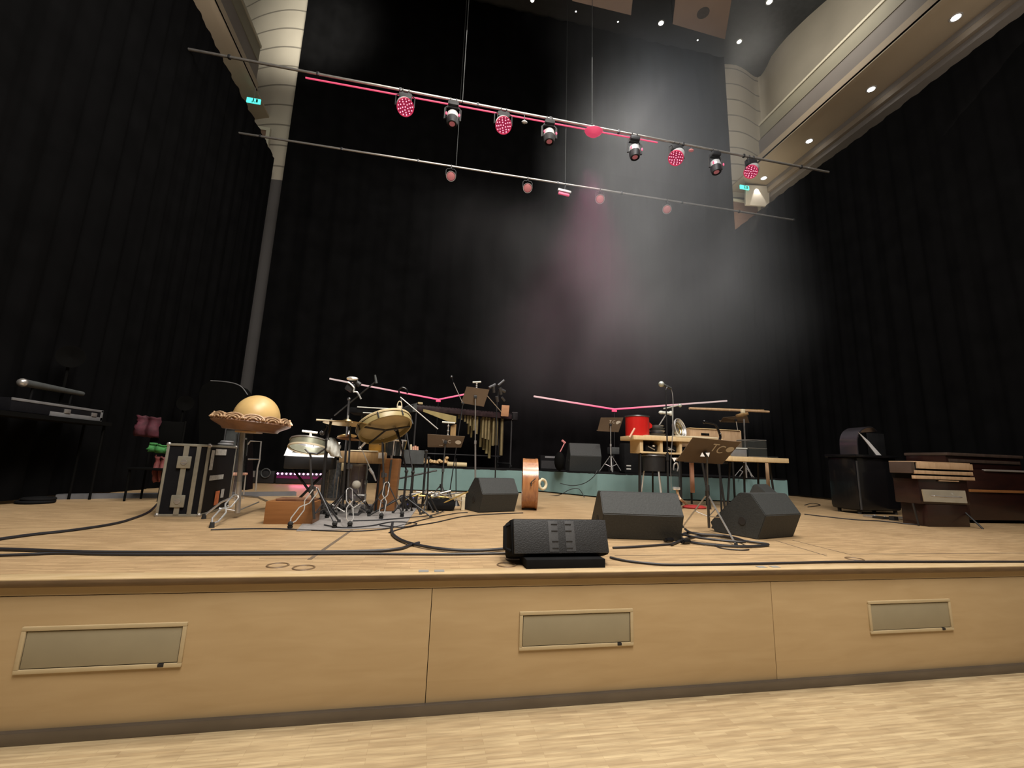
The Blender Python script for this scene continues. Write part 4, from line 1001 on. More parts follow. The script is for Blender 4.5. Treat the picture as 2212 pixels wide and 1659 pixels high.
# big black pole stand
Y = 5.25
boom_stand(V((at(690, 1125, Y).x, Y, 0)), at(707, 950, Y), at(716, 905, Y + .1), 'thick black stand left of the chrome stands, holding a microphone', pm='black_paint', bm_='black_paint', r=.02, spread=.36, rot=-2.9, z0=RG, mic=((695, 937), (706, 920), Y + .02, .028))
Y = 5.7
boom_stand(V((at(868, 1128, Y).x, Y, 0)), at(878, 1018, Y), at(858, 925, Y - .1), 'black stand with a dark microphone under the frame drum', pm='black_paint', bm_='black_gloss', r=.014, spread=.42, rot=-.6, z0=ST, mic=((854, 926), (868, 960), Y - .12, .026))
Y = 6.3
boom_stand(V((at(912, 1096, Y).x, Y, 0)), at(921, 975, Y), at(856, 1035, Y), 'black boom stand with a horizontal arm in front of the blue-green platform', pm='black_paint', bm_='black_paint', r=.016, spread=.32, rot=1.0, z0=ST, tail=at(944, 1016, Y))
Y = 5.9
boom_stand(V((at(884, 1086, Y).x, Y, 0)), at(892, 1020, Y), at(866, 860, Y + .4), 'black stand bending up behind the frame drum', pm='black_paint', bm_='black_paint', r=.012, spread=.2, rot=1.4, z0=ST)
# frame drum tilted, underside to the hall
Y = 5.5
c = at(832, 925, Y); e = mpp(c); R = 57 * e
vx = (at(885, 903, Y) - at(779, 938, Y)).normalized(); T = frame(c, vx, V((0, 1, 0)), vx.cross(V((0, 1, 0)))) @ Matrix.Rotation(-.42, 4, 'X')
t = thing('frame_drum', 'big tan frame drum tilted to show its underside and cross braces', 'drum', c)
m_ = MB(); m_.lathe([(R, -.03), (R * 1.015, .01), (R, .055), (R * .94, .055), (R * .94, -.03)], T, 48, True); sh = m_.build('shell', 'drum_olive', t)
m_ = MB(); m_.lathe([(R * 1.035, .035), (R * 1.05, .05), (R * 1.035, .065), (R * .99, .05)], T, 48, True); m_.build('hoop', 'drum_skin', t)
m_ = MB(); m_.lathe([(R * .94, .03), (1e-4, .032)], T, 40); m_.build('skin', 'drum_skin', t)
for a in (.35, 2.5, 4.0):
    m_ = MB(); m_.cyl(T @ V((0, 0, -.03)), T @ V((R * .94 * math.cos(a), R * .94 * math.sin(a), -.03)), .012, n=8); m_.build('brace', 'black_paint', t)
for k in range(7):
    a = 2 * PI * k / 7 + .2; m_ = MB(); m_.cyl(T @ V((R * 1.04 * math.cos(a), R * 1.04 * math.sin(a), -.03)), T @ V((R * 1.04 * math.cos(a), R * 1.04 * math.sin(a), .05)), .008, n=6); m_.build('tension_rod', 'dark_steel', t)
# bell with handle on the pad table
Y = 5.9
c = at(862, 888, Y); e = mpp(c); t = thing('hand_bell', 'cream hand bell with a loop handle standing above the frame drum', 'bell', c)
m_ = MB(); m_.lathe([(5.6 * e, 0), (5.4 * e, 9 * e), (4.6 * e, 11 * e), (1e-4, 11.5 * e)], Matrix.Translation(c), 20); m_.build('cup', 'skin_cream', t)
m_ = MB(); pts = [c + V((4.6 * e * math.cos(a), 0, 11 * e + 9.5 * e * math.sin(a) + 1 * e)) for a in [PI * k / 12 for k in range(13)]]; m_.tube([c + V((4.6 * e, 0, 8 * e))] + pts + [c + V((-4.6 * e, 0, 8 * e))], 1.1 * e, 8); m_.build('loop_handle', 'skin_cream', t)
# dark pad table behind the frame drum
Y = 6.1
P_ = [at(790, 875, Y + .25), at(884, 886, Y + .25), at(876, 898, Y - .2), at(752, 898, Y - .2)]
t = thing('trap_table', 'black trap table with pale edges behind the frame drum', 'table', V((at(820, 1000, Y).x, Y, RG)))
zq = at(820, 884, Y).z
x0, x1 = at(755, 884, Y).x, at(884, 884, Y).x
m_ = MB(); m_.box(((x0 + x1) / 2, Y + .2, zq - .03), (x1 - x0, .42, .07), None, .01); m_.build('tray', 'black_matte', t)
m_ = MB(); m_.cyl((x0 + .1, Y - .02, zq + .012), (x0 + .62, Y - .02, zq + .01), .008, n=6); m_.build('trim_or_lit_edge', 'towel_white', t)
m_ = MB(); m_.cyl((x0 + .18, Y - .015, zq - .06), (x0 + .36, Y - .015, zq - .06), .007, n=6); m_.build('trim_or_lit_edge', 'towel_white', t)
m_ = MB(); x1 -= .5; m_.cyl(((x0 + x1) / 2, Y + .2, zq - .06), ((x0 + x1) / 2, Y + .2, RG), .016, n=8); m_.build('pole', 'black_paint', t)
legs3(t, V(((x0 + x1) / 2, Y + .2, RG)), RG + .3, .2, RG, 2.2, .01, 'dark_steel')
# cymbals
def cymbal(c, R, T, lab, name='cymbal', mt='cymbal_bronze', z0=None, post=None):
    t = thing(name, lab, 'cymbal', c, 'cymbals of the drum kit')
    m_ = MB(); m_.lathe([(R, -.012), (R * .6, .002), (R * .24, .012), (R * .18, .034), (.008, .045), (.008, .042), (R * .17, .030), (R * .24, .008), (R * .6, -.002), (R * .995, -.016)], T, 44, True); m_.build('plate', mt, t)
    m_ = MB(); m_.cyl(T @ V((0, 0, .043)), T @ V((0, 0, .085)), .012, n=10); m_.build('wing_nut', 'chrome', t); return t
c = at(750, 913, 5.35); cymbal(c, 49 * mpp(c), disc_T(c, .01, -.05), 'large thin cymbal seen edge-on left of the frame drum')
c = at(753, 946, 5.5); cymbal(c, 24 * mpp(c), disc_T(c, .05, -.08), 'small coppery cymbal under the large thin cymbal', mt='cajon_wood')
c = at(750, 940, 5.9); cymbal(c, 20 * mpp(c), disc_T(c, -.1, -.15), 'small pale splash cymbal between the two other cymbals')
m_ = MB(); m_.cyl(at(683, 907, 5.2), at(712, 908.5, 5.25), .012, .009, 8); m_.cyl(at(712, 908.5, 5.25), at(745, 911, 5.3), .009, .009, 8); tag(m_.build('drum_stick', 'skin_cream'), 'pale drum stick lying over the rim of the large thin cymbal', 'drum stick')
# overhead microphone cluster left
Y = 5.75
base = V((at(738, 1110, Y).x, Y, 0))
t = boom_stand(base, at(754, 862, Y), at(722, 898, Y), 'tall stand with a bright chrome clamp and crossed arms above the drum kit', pm='dark_steel', bm_='black_paint', r=.014, z0=RG, spread=.3, tail=at(813, 823, Y))
m_ = MB(); m_.ball(at(761, 818, Y - .05), .05, 12, (1.5, .8, .6)); m_.build('chrome_clamp', 'chrome', t)
m_ = MB(); m_.tube(bez([at(752, 826, Y - .05), at(757, 829, Y - .05), at(765, 838, Y - .05), at(764, 846, Y - .05), at(772, 848, Y - .05), at(780, 862, Y - .05)], 5), .011, 8); m_.build('chrome_rod', 'chrome', t)
m_ = MB(); m_.box(at(757, 836, Y), (.10, .07, .12), None, .02, Matrix.Rotation(.5, 3, 'Y')); m_.cyl(at(766, 824, Y), at(778, 832, Y), .035, n=12); m_.build('microphone_cluster', 'head_black', t)
m_ = MB(); m_.cyl(at(810, 810, Y), at(813, 828, Y), .012, .018, 8); m_.build('microphone', 'dark_grey', t)
m_ = MB(); m_.tube(bez([at(863, 852, 6.2), at(862, 842, 6.2), at(869, 837, 6.2), at(878, 841, 6.2), at(880, 850, 6.2)], 5), .012, 8); tag(m_.build('cable_loop', 'black_gloss'), 'black cable loop standing up behind the left pink tube', 'cable')
# log drum table
Y = 5.9
c = at(782, 976, Y); e = mpp(c)
t = thing('slit_drum', 'brown wooden slit drum with a pale top edge on a low stand', 'drum', V((c.x, Y, RG)))
x0, x1 = at(733, 980, Y).x, at(832, 980, Y).x; zt = at(782, 975, Y).z; zb = at(782, 1001, Y).z
m_ = MB(); m_.box(((x0 + x1) / 2, Y + .15, (zt + zb) / 2), (x1 - x0, .3, zt - zb), None, .02); m_.build('body', 'plank_wood', t)
m_ = MB(); m_.box((at(785, 975, Y).x, Y + .02, zt + .006), (.36, .05, .016), None, .004); m_.build('pale_edge', 'skin_cream', t)
m_ = MB(); m_.box((at(824, 982, Y).x, Y - .004, (zt + zb) / 2 + .03), (.075, .004, .07)); m_.build('paper_tag', 'white_paper', t)
for dx in (.06, x1 - x0 - .06):
    for dy in (.04, .26):
        m_ = MB(); m_.cyl((x0 + dx, Y + dy, zb), (x0 + dx, Y + dy, RG), .014, n=8); m_.build('leg', 'black_paint', t)
m_ = MB(); m_.box((at(742, 1003, Y).x, Y + .02, zb - .05), (.05, .04, .10), None, .006); m_.build('hanging_block', 'drum_skin', t)
# toms
def tom(c, R, h, m, lab, legs=True):
    t = thing('floor_tom', lab, 'drum', c, 'dark toms of the drum kit')
    T = Matrix.Translation(c + V((0, 0, .12)))
    m_ = MB(); m_.lathe([(R, 0), (R, h), (R * .96, h), (R * .96, 0)], T, 40, True); m_.build('shell', m, t)
    for z in (-.005, h - .02):
        m_ = MB(); m_.lathe([(R * 1.0, z), (R * 1.045, z), (R * 1.045, z + .03), (R * 1.0, z + .03)], T, 40, True); m_.build('hoop', 'steel', t)
    m_ = MB(); m_.lathe([(R * .99, h + .002), (1e-4, h + .004)], T, 32); m_.build('head', 'towel_white', t)
    for k in range(8):
        a = 2 * PI * k / 8 + .3; m_ = MB(); q = T @ V((R * 1.035 * math.cos(a), R * 1.035 * math.sin(a), 0)); m_.cyl(q + V((0, 0, .02)), q + V((0, 0, h - .01)), .005, n=6); m_.box(q + V((0, 0, h * .5)), (.02, .02, .05), None, .004); m_.build('lug', 'steel', t)
    for k in range(3):
        a = 2 * PI * k / 3 - .9; m_ = MB(); q = T @ V((R * 1.07 * math.cos(a), R * 1.07 * math.sin(a), 0)); m_.tube([q + V((0, 0, h * .6)), q + V((0, 0, -.02)), q + V((.03 * math.cos(a), .03 * math.sin(a), -.12))], .008, 6); m_.build('leg', 'chrome', t)
    return t
Y = 6.2; p = V((at(719, 1062, Y).x, Y, RG)); tom(p, 17 * mpp(p), .50, 'tom_blue', 'dark blue sparkle floor tom left of the violet one')
Y = 6.25; p = V((at(768, 1060, Y).x, Y, RG)); tom(p, 21 * mpp(p), .46, 'tom_violet', 'dark violet-grey floor tom behind the white felt beater')
# bass drum pedal with felt beater
Y = 5.78; p = V((at(770, 1112, Y).x, Y, RG)); t = thing('drum_pedal', 'chrome drum pedal with a white felt beater ball', 'pedal', p)
m_ = MB(); m_.box(p + V((0, -.06, .012)), (.12, .34, .02), None, .006); m_.build('base_plate', 'dark_steel', t)
m_ = MB(); m_.box(p + V((0, -.08, .06)), (.085, .26, .014), None, .006, Matrix.Rotation(.25, 3, 'X')); m_.build('foot_board', 'steel', t)
for dx in (-.075, .075):
    m_ = MB(); m_.box(p + V((dx, .09, .12)), (.02, .04, .22), None, .006); m_.build('post', 'steel', t)
m_ = MB(); m_.cyl(p + V((-.085, .09, .21)), p + V((.085, .09, .21)), .012, n=8); m_.build('axle', 'chrome', t)
bc_ = at(770, 1047, Y + .02); m_ = MB(); m_.cyl(p + V((0, .09, .21)), bc_, .006, n=6); o = m_.build('beater_rod', 'chrome', t)
m_ = MB(); m_.ball(bc_, 9.5 * mpp(bc_), 14, (1, .9, .95)); m_.build('beater', 'felt_white', o)
for k, (x, y, x2, y2) in enumerate(((715, 1088, 744, 1106), (790, 1080, 760, 1100), (738, 1078, 722, 1100))):
    m_ = MB(); m_.cyl(at(x, y, Y - .1), at(x2, y2, Y - .1), .008, n=6); m_.build('strut', 'chrome', t)
# chrome scraper stick hanging
m_ = MB(); m_.cyl(at(782, 972, 5.3), at(801, 1014, 5.3), .006, n=6); m_.cyl(at(798, 1012, 5.3), at(806, 1024, 5.3), .018, .016, 8); m_.cyl(at(806, 1024, 5.3), at(812, 1039, 5.3), .012, .008, 8); m_.cyl(at(778, 968, 5.3), at(789, 956, 5.3), .013, n=8); m_.ball(at(778, 968, 5.3), .022, 10)
tag(m_.build('hanging_shaker_rod', 'steel'), 'slanting chrome rod with a white grip hanging in front of the tall box drum', 'rod')
# tambourine-like rim drum with towel, in front of the sheet music
Y = 5.35
c = at(668, 965, Y); e = mpp(c); t = thing('rim_drum', 'pale silver drum shell tilted in front of the white sheet music', 'drum', V((c.x, Y, RG)))
T = disc_T(c, .04, -.28); R = 40 * e
m_ = MB(); m_.lathe([(R, -.02), (R, .055), (R * .95, .055), (R * .95, -.02)], T, 44, True); m_.build('shell', 'silver_green', t)
m_ = MB(); m_.lathe([(R * 1.04, -.035), (R * 1.04, -.015), (R * .99, -.015), (R * .99, -.035)], T, 44, True); m_.build('hoop', 'skin_cream', t)
m_ = MB(); m_.lathe([(R * 1.03, .05), (R * 1.03, .065), (R * .99, .065), (R * .99, .05)], T, 44, True); m_.build('hoop', 'steel', t)
m_ = MB(); m_.cyl(at(671, 943, Y), at(671, 936, Y), .016, .012, 10); m_.build('cone_knob', 'skin_cream', t)
m_ = MB(); m_.cyl(at(653, 931, Y), at(686, 935, Y), .014, n=8); m_.build('cross_rod', 'chrome', t)
m_ = MB(); m_.tube([at(659, 970, Y - .1), at(667, 978, Y - .1), at(685, 981, Y - .1), at(701, 970, Y - .1)], .011, 6); m_.cyl(at(669, 979, Y - .1), at(673, 992, Y - .1), .012, n=6); m_.build('basket_arm', 'dark_steel', t)
m_ = MB()
cs = [[at(706, 948, Y - .12), at(713, 945, Y - .05), at(722, 947, Y), at(730, 955, Y + .05)], [at(706, 962, Y - .14), at(715, 962, Y - .16), at(727, 963, Y - .08), at(734, 967, Y)], [at(708, 975, Y - .14), at(718, 976, Y - .18), at(730, 976, Y - .10), at(736, 980, Y)], [at(713, 985, Y - .13), at(721, 987, Y - .15), at(730, 986, Y - .10), at(737, 988, Y)]]
n_ = 13; g = []
for r_ in cs: g.append(bez(r_, 4))
gg = []
for i in range(n_): gg.append(bez([r_[i] for r_ in g], 5))
vs = [p + V((0, .02 * math.sin(i * 1.7 + j * .6), 0)) for i, c_ in enumerate(gg) for j, p in enumerate(c_)]; k_ = len(gg[0])
m_.add(vs, [(i * k_ + j, i * k_ + j + 1, (i + 1) * k_ + j + 1, (i + 1) * k_ + j) for i in range(n_ - 1) for j in range(k_ - 1)])
o = m_.build('towel', 'towel_white', smooth=180); sm = o.modifiers.new('thick', 'SOLIDIFY'); sm.thickness = .02; tag(o, 'white towel draped over the edge of the pale drum', 'towel')
# sheet music on a black keyboard
Y = 5.75
t = thing('keyboard', 'black keyboard rack below the white sheet music, left of the thick black stand', 'keyboard', V((at(650, 1000, Y).x, Y, RG)))
x0, x1 = at(613, 1000, Y).x, at(716, 1000, Y).x; zt = at(650, 986, Y).z; zb = at(650, 1013, Y).z
m_ = MB(); m_.box(((x0 + x1) / 2, Y + .16, (zt + zb) / 2), (x1 - x0, .32, zt - zb), None, .012); m_.build('body', 'black_paint', t)
m_ = MB(); m_.prism([at(613.5, 984.5, Y + .1), at(722, 990, Y + .1), at(735, 955, Y + .3), at(627, 952, Y + .3)], (0, .012, 0)); m_.build('music_desk', 'black_matte', t)
for sx in (-1, 1):
    m_ = MB(); m_.cyl(((x0 + x1) / 2 - sx * .2, Y + .16, zb - .01), ((x0 + x1) / 2 + sx * .2, Y + .16, RG + .02), .016, n=8); m_.build('cross_leg', 'black_paint', t)
for a, b, lab in (((613.5, 984), (667, 987), 'white sheet of music, left page on the keyboard desk'), ((668, 987), (722, 989.5), 'white sheet of music, right page beside the towel')):
    tx = 13.5; m_ = MB(); P_ = [at(*a, Y + .092), at(*b, Y + .092), at(b[0] + tx, b[1] - 34, Y + .29), at(a[0] + tx, a[1] - 32, Y + .29)]; m_.prism(P_, (0, -.004, 0))
    tag(m_.build('sheet_music', 'white_paper'), lab, 'sheet music', 'sheets of music on the keyboard')
m_ = MB(); m_.prism([at(632, 975, Y + .12), at(655, 977, Y + .12), at(661, 960, Y + .22), at(638, 957, Y + .22)], (0, -.004, 0)); tag(m_.build('note_card', 'mid_grey'), 'grey card clipped on the left music page', 'card')
# LED batten on the floor far back
p1 = fl(598, 1033); Y = 11.2
t = thing('led_batten', 'floor batten of bright pink lights behind the keyboard', 'stage lamp', V((at(650, 1034, Y).x, Y, ST)))
m_ = MB(); a, b = at(596, 1026, Y), at(700, 1029, Y); m_.box(V(((a.x + b.x) / 2, Y + .06, ST + .14)), (b.x - a.x, .1, .26), None, .02); m_.build('housing', 'head_black', t)
for k in range(11):
    x = 600 + k * 9.3; q = at(x, 1023 + (x - 601) * .02, Y - .01); m_ = MB(); m_.ball(q, .024, 8, (1, .5, 1)); m_.build('led', 'led_white_pink', t)
m_ = MB(); q1, q2 = at(597, 1030, Y - .002), at(699, 1033, Y - .002); m_.box(((q1.x + q2.x) / 2, Y + .004, q1.z), (q2.x - q1.x, .006, .06)); m_.build('glow_strip', 'led_magenta', t)
q = at(648, 1036, Y - .25); light('AREA', (q.x, Y - .05, ST + .2), 2.2, (1, .15, .32), .5, (q.x, Y - 1.0, ST - .3), sy=.08)
t = thing('stage_box', 'black cable box on the floor left of the pink batten', 'stage box', V((at(568, 1034, Y).x, Y, ST)))
a, b = at(540, 1012, Y), at(594, 1014, Y); m_ = MB(); m_.box(((a.x + b.x) / 2, Y + .15, ST + .15), (b.x - a.x, .3, .28), None, .012); m_.build('case', 'black_paint', t)
m_ = MB()
m_.torus(at(574, 1022, Y - .03), .10, .014, Matrix.Rotation(PI / 2, 4, 'X')); m_.build('plugged_cable', 'dark_grey', t)
m_ = MB(); m_.box(at(548, 1024, Y - .01), (.05, .02, .14)); m_.build('handle', 'steel', t)
# bongo-like clear drum, crates, shakers
Y = 6.62
c = V((at(846, 985, Y).x, Y, at(846, 984, Y).z)); t = thing('wire_drum', 'clear drum with chrome rods behind the tall box drum', 'drum', V((c.x, Y, ST)))
m_ = MB(); m_.lathe([(.16, 0), (.19, .22), (.18, .22), (.15, 0)], Matrix.Translation(c), 32, True); m_.build('shell', 'acrylic', t)
m_ = MB(); m_.torus(c + V((0, 0, .22)), .19, .012); m_.build('hoop', 'chrome', t)
for k in range(9):
    a = 2 * PI * k / 9; m_ = MB(); m_.cyl(c + V((.165 * math.cos(a), .165 * math.sin(a), 0)), c + V((.2 * math.cos(a), .2 * math.sin(a), .23)), .008, n=6); m_.build('tension_rod', 'brass' if k % 3 == 0 else 'chrome', t)
m_ = MB(); m_.cyl(c, V((c.x, Y, ST)), .018, n=8); m_.build('pole', 'chrome', t)
legs3(t, V((c.x, Y, ST)), ST + .3, .26, ST, .4, .01, 'chrome')
Y = 6.5
c = at(810, 965, Y); m_ = MB(); m_.box(c + V((0, .1, .0)), (.19, .14, .15), None, .04); tag(m_.build('fabric_bag', 'orange_bag'), 'orange bag hanging behind the frame drum and box drum', 'bag')
# grey crate with pink sticks
Y = 6.6
x0, x1 = at(873, 985, Y).x, at(915, 985, Y).x; zt = at(893, 972, Y).z; zb = at(893, 1002, Y).z
t = thing('percussion_crate', 'dark grey crate holding short pink sticks beside the frame drum', 'crate', V(((x0 + x1) / 2, Y, ST)))
m_ = MB()
for c_, s_ in ((((x0 + x1) / 2, Y, (zt + zb) / 2), (x1 - x0, .015, zt - zb)), (((x0 + x1) / 2, Y + .25, (zt + zb) / 2), (x1 - x0, .015, zt - zb)), ((x0, Y + .125, (zt + zb) / 2), (.015, .25, zt - zb)), ((x1, Y + .125, (zt + zb) / 2), (.015, .25, zt - zb)), (((x0 + x1) / 2, Y + .125, zb), (x1 - x0, .25, .015))): m_.box(c_, s_)
m_.build('bin', 'dark_grey', t)
m_ = MB(); m_.cyl(((x0 + x1) / 2, Y + .12, zb), ((x0 + x1) / 2, Y + .12, ST), .02, n=8); m_.build('pole', 'black_paint', t)
m_ = MB(); m_.cyl(((x0 + x1) / 2, Y + .12, ST), ((x0 + x1) / 2, Y + .12, ST + .03), .16, n=20); m_.build('base', 'black_paint', t)
for k, (x, mt) in enumerate(((888, 'skin_cream'), (893, 'pink_stick'), (897.5, 'pink_stick'), (902, 'pink_stick'))):
    m_ = MB(); m_.cyl(at(x, 978, Y + .08), at(x - .5, 963 + (k % 2) * 1.5 - 3 * (k == 0), Y + .08), .016, n=8); tag(m_.build('claves_stick', mt), ('cream stick standing in the grey crate', 'first pink stick in the grey crate, next to the cream one', 'middle pink stick in the grey crate', 'pink stick in the grey crate, farthest from the cream one')[k], 'stick', 'sticks in the grey crate')
# clutter of small hardware near the wedge: clamps and a white trestle foot
t = thing('hardware_bag', 'open black bag of stand hardware on the floor by the upright drum wedge', 'bag', fl(935, 1100))
q = fl(940, 1102); m_ = MB(); m_.box(q + V((.07, .0, .08)), (.40, .22, .15), None, .06); m_.build('bag', 'black_matte', t)
rs = random.Random(11)
for k in range(14):
    a = q + V((rs.uniform(-.32, .36), rs.uniform(-.1, .2), .17 + rs.uniform(0, .05))); d = V((rs.uniform(-.22, .22), rs.uniform(-.08, .08), rs.uniform(-.06, .09))); m_ = MB(); m_.cyl(a - d, a + d, rs.uniform(.008, .014), n=6); m_.build('metal_rod', ('chrome', 'steel', 'dark_steel', 'brass')[k % 4], t)
m_ = MB(); m_.tube(bez([fl(900, 1098) + V((0, 0, .02)), at(880, 1077, 6.6), at(866, 1075, 6.6), fl(878, 1100) + V((0, 0, .02))], 6), .03, 8); m_.build('strap', 'black_paint', t)
t = thing('effects_unit', 'black box with blue indicator lights behind the tall box drum', 'electronics', V((at(884, 1090, 6.9).x, 6.9, ST)))
a, b = at(868, 1074, 6.9), at(902, 1078, 6.9); m_ = MB(); m_.box(((a.x + b.x) / 2, 7.0, ST + .06), (b.x - a.x, .2, .12), None, .01); m_.build('case', 'black_paint', t)
for x in (876, 884, 891):
    m_ = MB(); m_.box(at(x, 1076, 6.89), (.045, .012, .014)); m_.build('indicator', 'led_blue', t)
t = thing('wooden_block', 'pale wooden block standing against the wedge with a round handle hole', 'block', fl(1001, 1104))
q = fl(1000, 1103); m_ = MB(); m_.box(q + V((0, .06, .09)), (.05, .10, .18), None, .006); m_.build('upright', 'skin_cream', t)
m_ = MB(); m_.box(q + V((-.05, .06, .20)), (.16, .10, .04), None, .006); m_.build('cap', 'skin_cream', t)

# ------------------------------------------------------------------ bass drum on its edge
p = fl(1146, 1101); D_ = at(1146, 990, p.y).z - ST; R = D_ / 2; w = 33 * mpp(p)
ax = V((1, -.20, 0)).normalized(); c = p + V((0, .1, R)); T = frame(c, V((0, 0, 1)), V((0, 0, 1)).cross(ax) * -1, ax)
T = axis_frame(c, ax)
t = thing('bass_drum', 'reddish-brown wooden bass drum standing on its rim, seen edge-on', 'drum', p + V((0, .1, 0)))
m_ = MB(); m_.lathe([(R * .985, -w / 2), (R * .985, w / 2), (R * .95, w / 2), (R * .95, -w / 2)], T, 72, True); m_.build('shell', 'hoop_wood', t)
for s_ in (-1, 1):
    m_ = MB(); m_.lathe([(R * .985, s_ * w / 2), (R * 1.0, s_ * w / 2), (R * 1.0, s_ * (w / 2 - .035)), (R * .985, s_ * (w / 2 - .035))], T, 72, True); m_.build('hoop', 'hoop_wood', t)
    m_ = MB(); m_.lathe([(R * .955, s_ * (w / 2 - .012)), (1e-4, s_ * (w / 2 - .008))], T, 48); m_.build('skin', 'skin_cream', t)
m_ = MB(); q = at(1147, 1044, p.y + .1 - R * .98); q = at(1147, 1044, p.y - R + .1); m_.cyl(q + V((0, -.02, 0)), q + V((0, .03, 0)), .012, n=8); m_.tube([q + V((-.0, -.02, -.04)), q + V((.0, -.025, .02)), q + V((.06, -.025, .07))], .007, 6); m_.build('bracket', 'dark_steel', t)
p_ = at(1172, 1046, p.y + .0); m_ = MB(); TT_ = axis_frame(p_, (.5, -1, .1)); m_.torus((0, 0, 0), 10 * mpp(p_), 3.2 * mpp(p_)); mb2 = MB(); mb2.add(m_.v, m_.f, TT_); mb2.build('ring_pad', 'skin_cream', t)
m_ = MB(); m_.cyl(c + ax * (w / 2 - .01), p_ - V((.03, 0, 0)), .016, n=8); m_.ball(at(1166, 1036, p.y), .028, 10); m_.build('ring_bracket', 'black_paint', t)

# ------------------------------------------------------------------ work tables on the right
Y = 7.2
def X(x, y=960, Yq=None): return at(x, y, Yq or Y).x
def Z(y, x=1450, Yq=None): return at(x, y, Yq or Y).z
x0, x1 = X(1367), X(1560); zt, zb = Z(944.5, 1460), Z(953.5, 1460)
t = thing('percussion_bench', 'pale plywood percussion bench with open cubbies on black legs', 'table', V(((x0 + x1) / 2, Y, ST)))
m_ = MB(); m_.box(((x0 + x1) / 2, Y + .24, (zt + zb) / 2), (x1 - x0, .56, zt - zb), None, .006); m_.build('top', 'pale_ply', t)
zc = Z(977, 1430)
for a, b in ((1383, 1390), (1427, 1432.5), (1469, 1474)):
    m_ = MB(); m_.box(((X(a, 965) + X(b, 965)) / 2, Y + .2, (zb + zc) / 2), (X(b, 965) - X(a, 965), .38, zb - zc), None, .003); m_.build('upright', 'pale_ply', t)
m_ = MB(); m_.box(((X(1383) + X(1474)) / 2, Y + .2, zc - .012), (X(1474) - X(1383), .4, .03), None, .003); m_.build('cubby_floor', 'pale_ply', t)
m_ = MB(); m_.box(((X(1383) + X(1474)) / 2, Y + .395, (zb + zc) / 2), (X(1474) - X(1383), .012, zb - zc)); m_.build('back_panel', 'plank_wood', t)
for a, yy in ((1386, .04), (1404, .4), (1470, .04), (1434, .4), (1556, .44), (1500, .44)):
    m_ = MB(); m_.cyl((X(a, 980), Y + yy, zc - .02 if a < 1500 else zb), (X(a, 980) - .02, Y + yy, ST), .017, n=8); m_.build('leg', 'black_paint', t)
for a, b, lab in ((1399, 1424, 'dark bundle of gear in the left cubby of the bench'), (1443, 1466, 'dark bundle of gear in the right cubby of the bench')):
    c = V(((X(a, 966) + X(b, 966)) / 2, Y + .2, zc + .07)); t2 = thing('gear_bundle', lab, 'gear', c, 'gear in the bench cubbies')
    m_ = MB(); m_.box(c, (X(b, 966) - X(a, 966), .26, .13), None, .03); m_.build('bag', 'black_matte', t2)
    m_ = MB(); q = c + V((.04 if a < 1420 else -.03, -.14, .04 if a < 1420 else -.01)); m_.ball(q, .022, 10, (1.3, .6, .8) if a < 1420 else (2, .6, .8)); m_.build('metal_cup', 'chrome', t2)
    m_ = MB(); m_.cyl(c + V((-.07, -.13, .03)), c + V((.06, -.135, -.03)), .010, n=6); m_.build('stick', 'steel', t2)
c = V((X(1418, 1000), Y + .1, Z(1018, 1418))); t = thing('practice_drum', 'black drum hanging under the plywood bench', 'drum', V((c.x, c.y, ST)))
m_ = MB(); m_.lathe([(.19, 0), (.2, .28), (.17, .30), (1e-4, .30)], Matrix.Translation(c), 28); m_.build('shell', 'black_paint', t)
m_ = MB(); m_.torus(c + V((0, 0, .27)), .205, .010); m_.build('hoop', 'dark_steel', t)
for k in range(3):
    a = 2 * PI * k / 3 + .5; m_ = MB(); m_.cyl(c + V((.17 * math.cos(a), .17 * math.sin(a), 0)), V((c.x + .26 * math.cos(a), c.y + .26 * math.sin(a), ST)), .013, n=8); m_.build('leg', 'chrome', t)
# mats
m_ = MB(); m_.box(((X(1459, 945) + X(1549, 945)) / 2, Y + .12, zt + .018), (X(1549, 945) - X(1459, 945), .30, .03), None, .01); tag(m_.build('felt_mat', 'skin_cream'), 'thick cream felt mat at the right end of the plywood bench', 'mat')
m_ = MB(); m_.box(((X(1394, 945) + X(1452, 945)) / 2, Y + .08, zt + .008), (X(1452, 945) - X(1394, 945), .2, .012), None, .004); tag(m_.build('felt_mat', 'skin_cream'), 'thin cream felt mat in front of the red pot', 'mat')
# red pot
c = V((X(1394, 945), Y + .30, zt + .003)); e = mpp(c); R = 25 * e; h = (949 - 907) * e
t = thing('enamel_pot', 'bright red enamel pot with a dark rim on the plywood bench', 'pot', c)
m_ = MB(); m_.lathe([(1e-4, 0), (R * .98, 0), (R, .02), (R * 1.0, h), (R * .96, h), (R * .95, .02), (1e-4, .015)], Matrix.Translation(c), 40); m_.build('body', 'red_enamel', t)
m_ = MB(); m_.lathe([(R * 1.0, h - .01), (R * 1.06, h), (R * 1.04, h + .016), (R * .97, h + .012)], Matrix.Translation(c), 40, True); m_.build('rim', 'dark_steel', t)
m_ = MB(); q = c + V((R * .94, -.02, h * .56)); m_.prism([q + V((0, 0, -.07)), q + V((.09, 0, -.02)), q + V((.09, 0, .03)), q + V((0, 0, .10))], (0, .05, 0)); m_.build('spout', 'red_enamel', t)
m_ = MB(); q = at(1372, 944, Y + .05); m_.cyl(at(1360, 945, Y + .0), at(1371, 925, Y + .0), .018, n=8); o = tag(m_.build('wooden_beater', 'pink_stick'), 'pink wooden stick leaning on the left side of the red pot', 'stick')
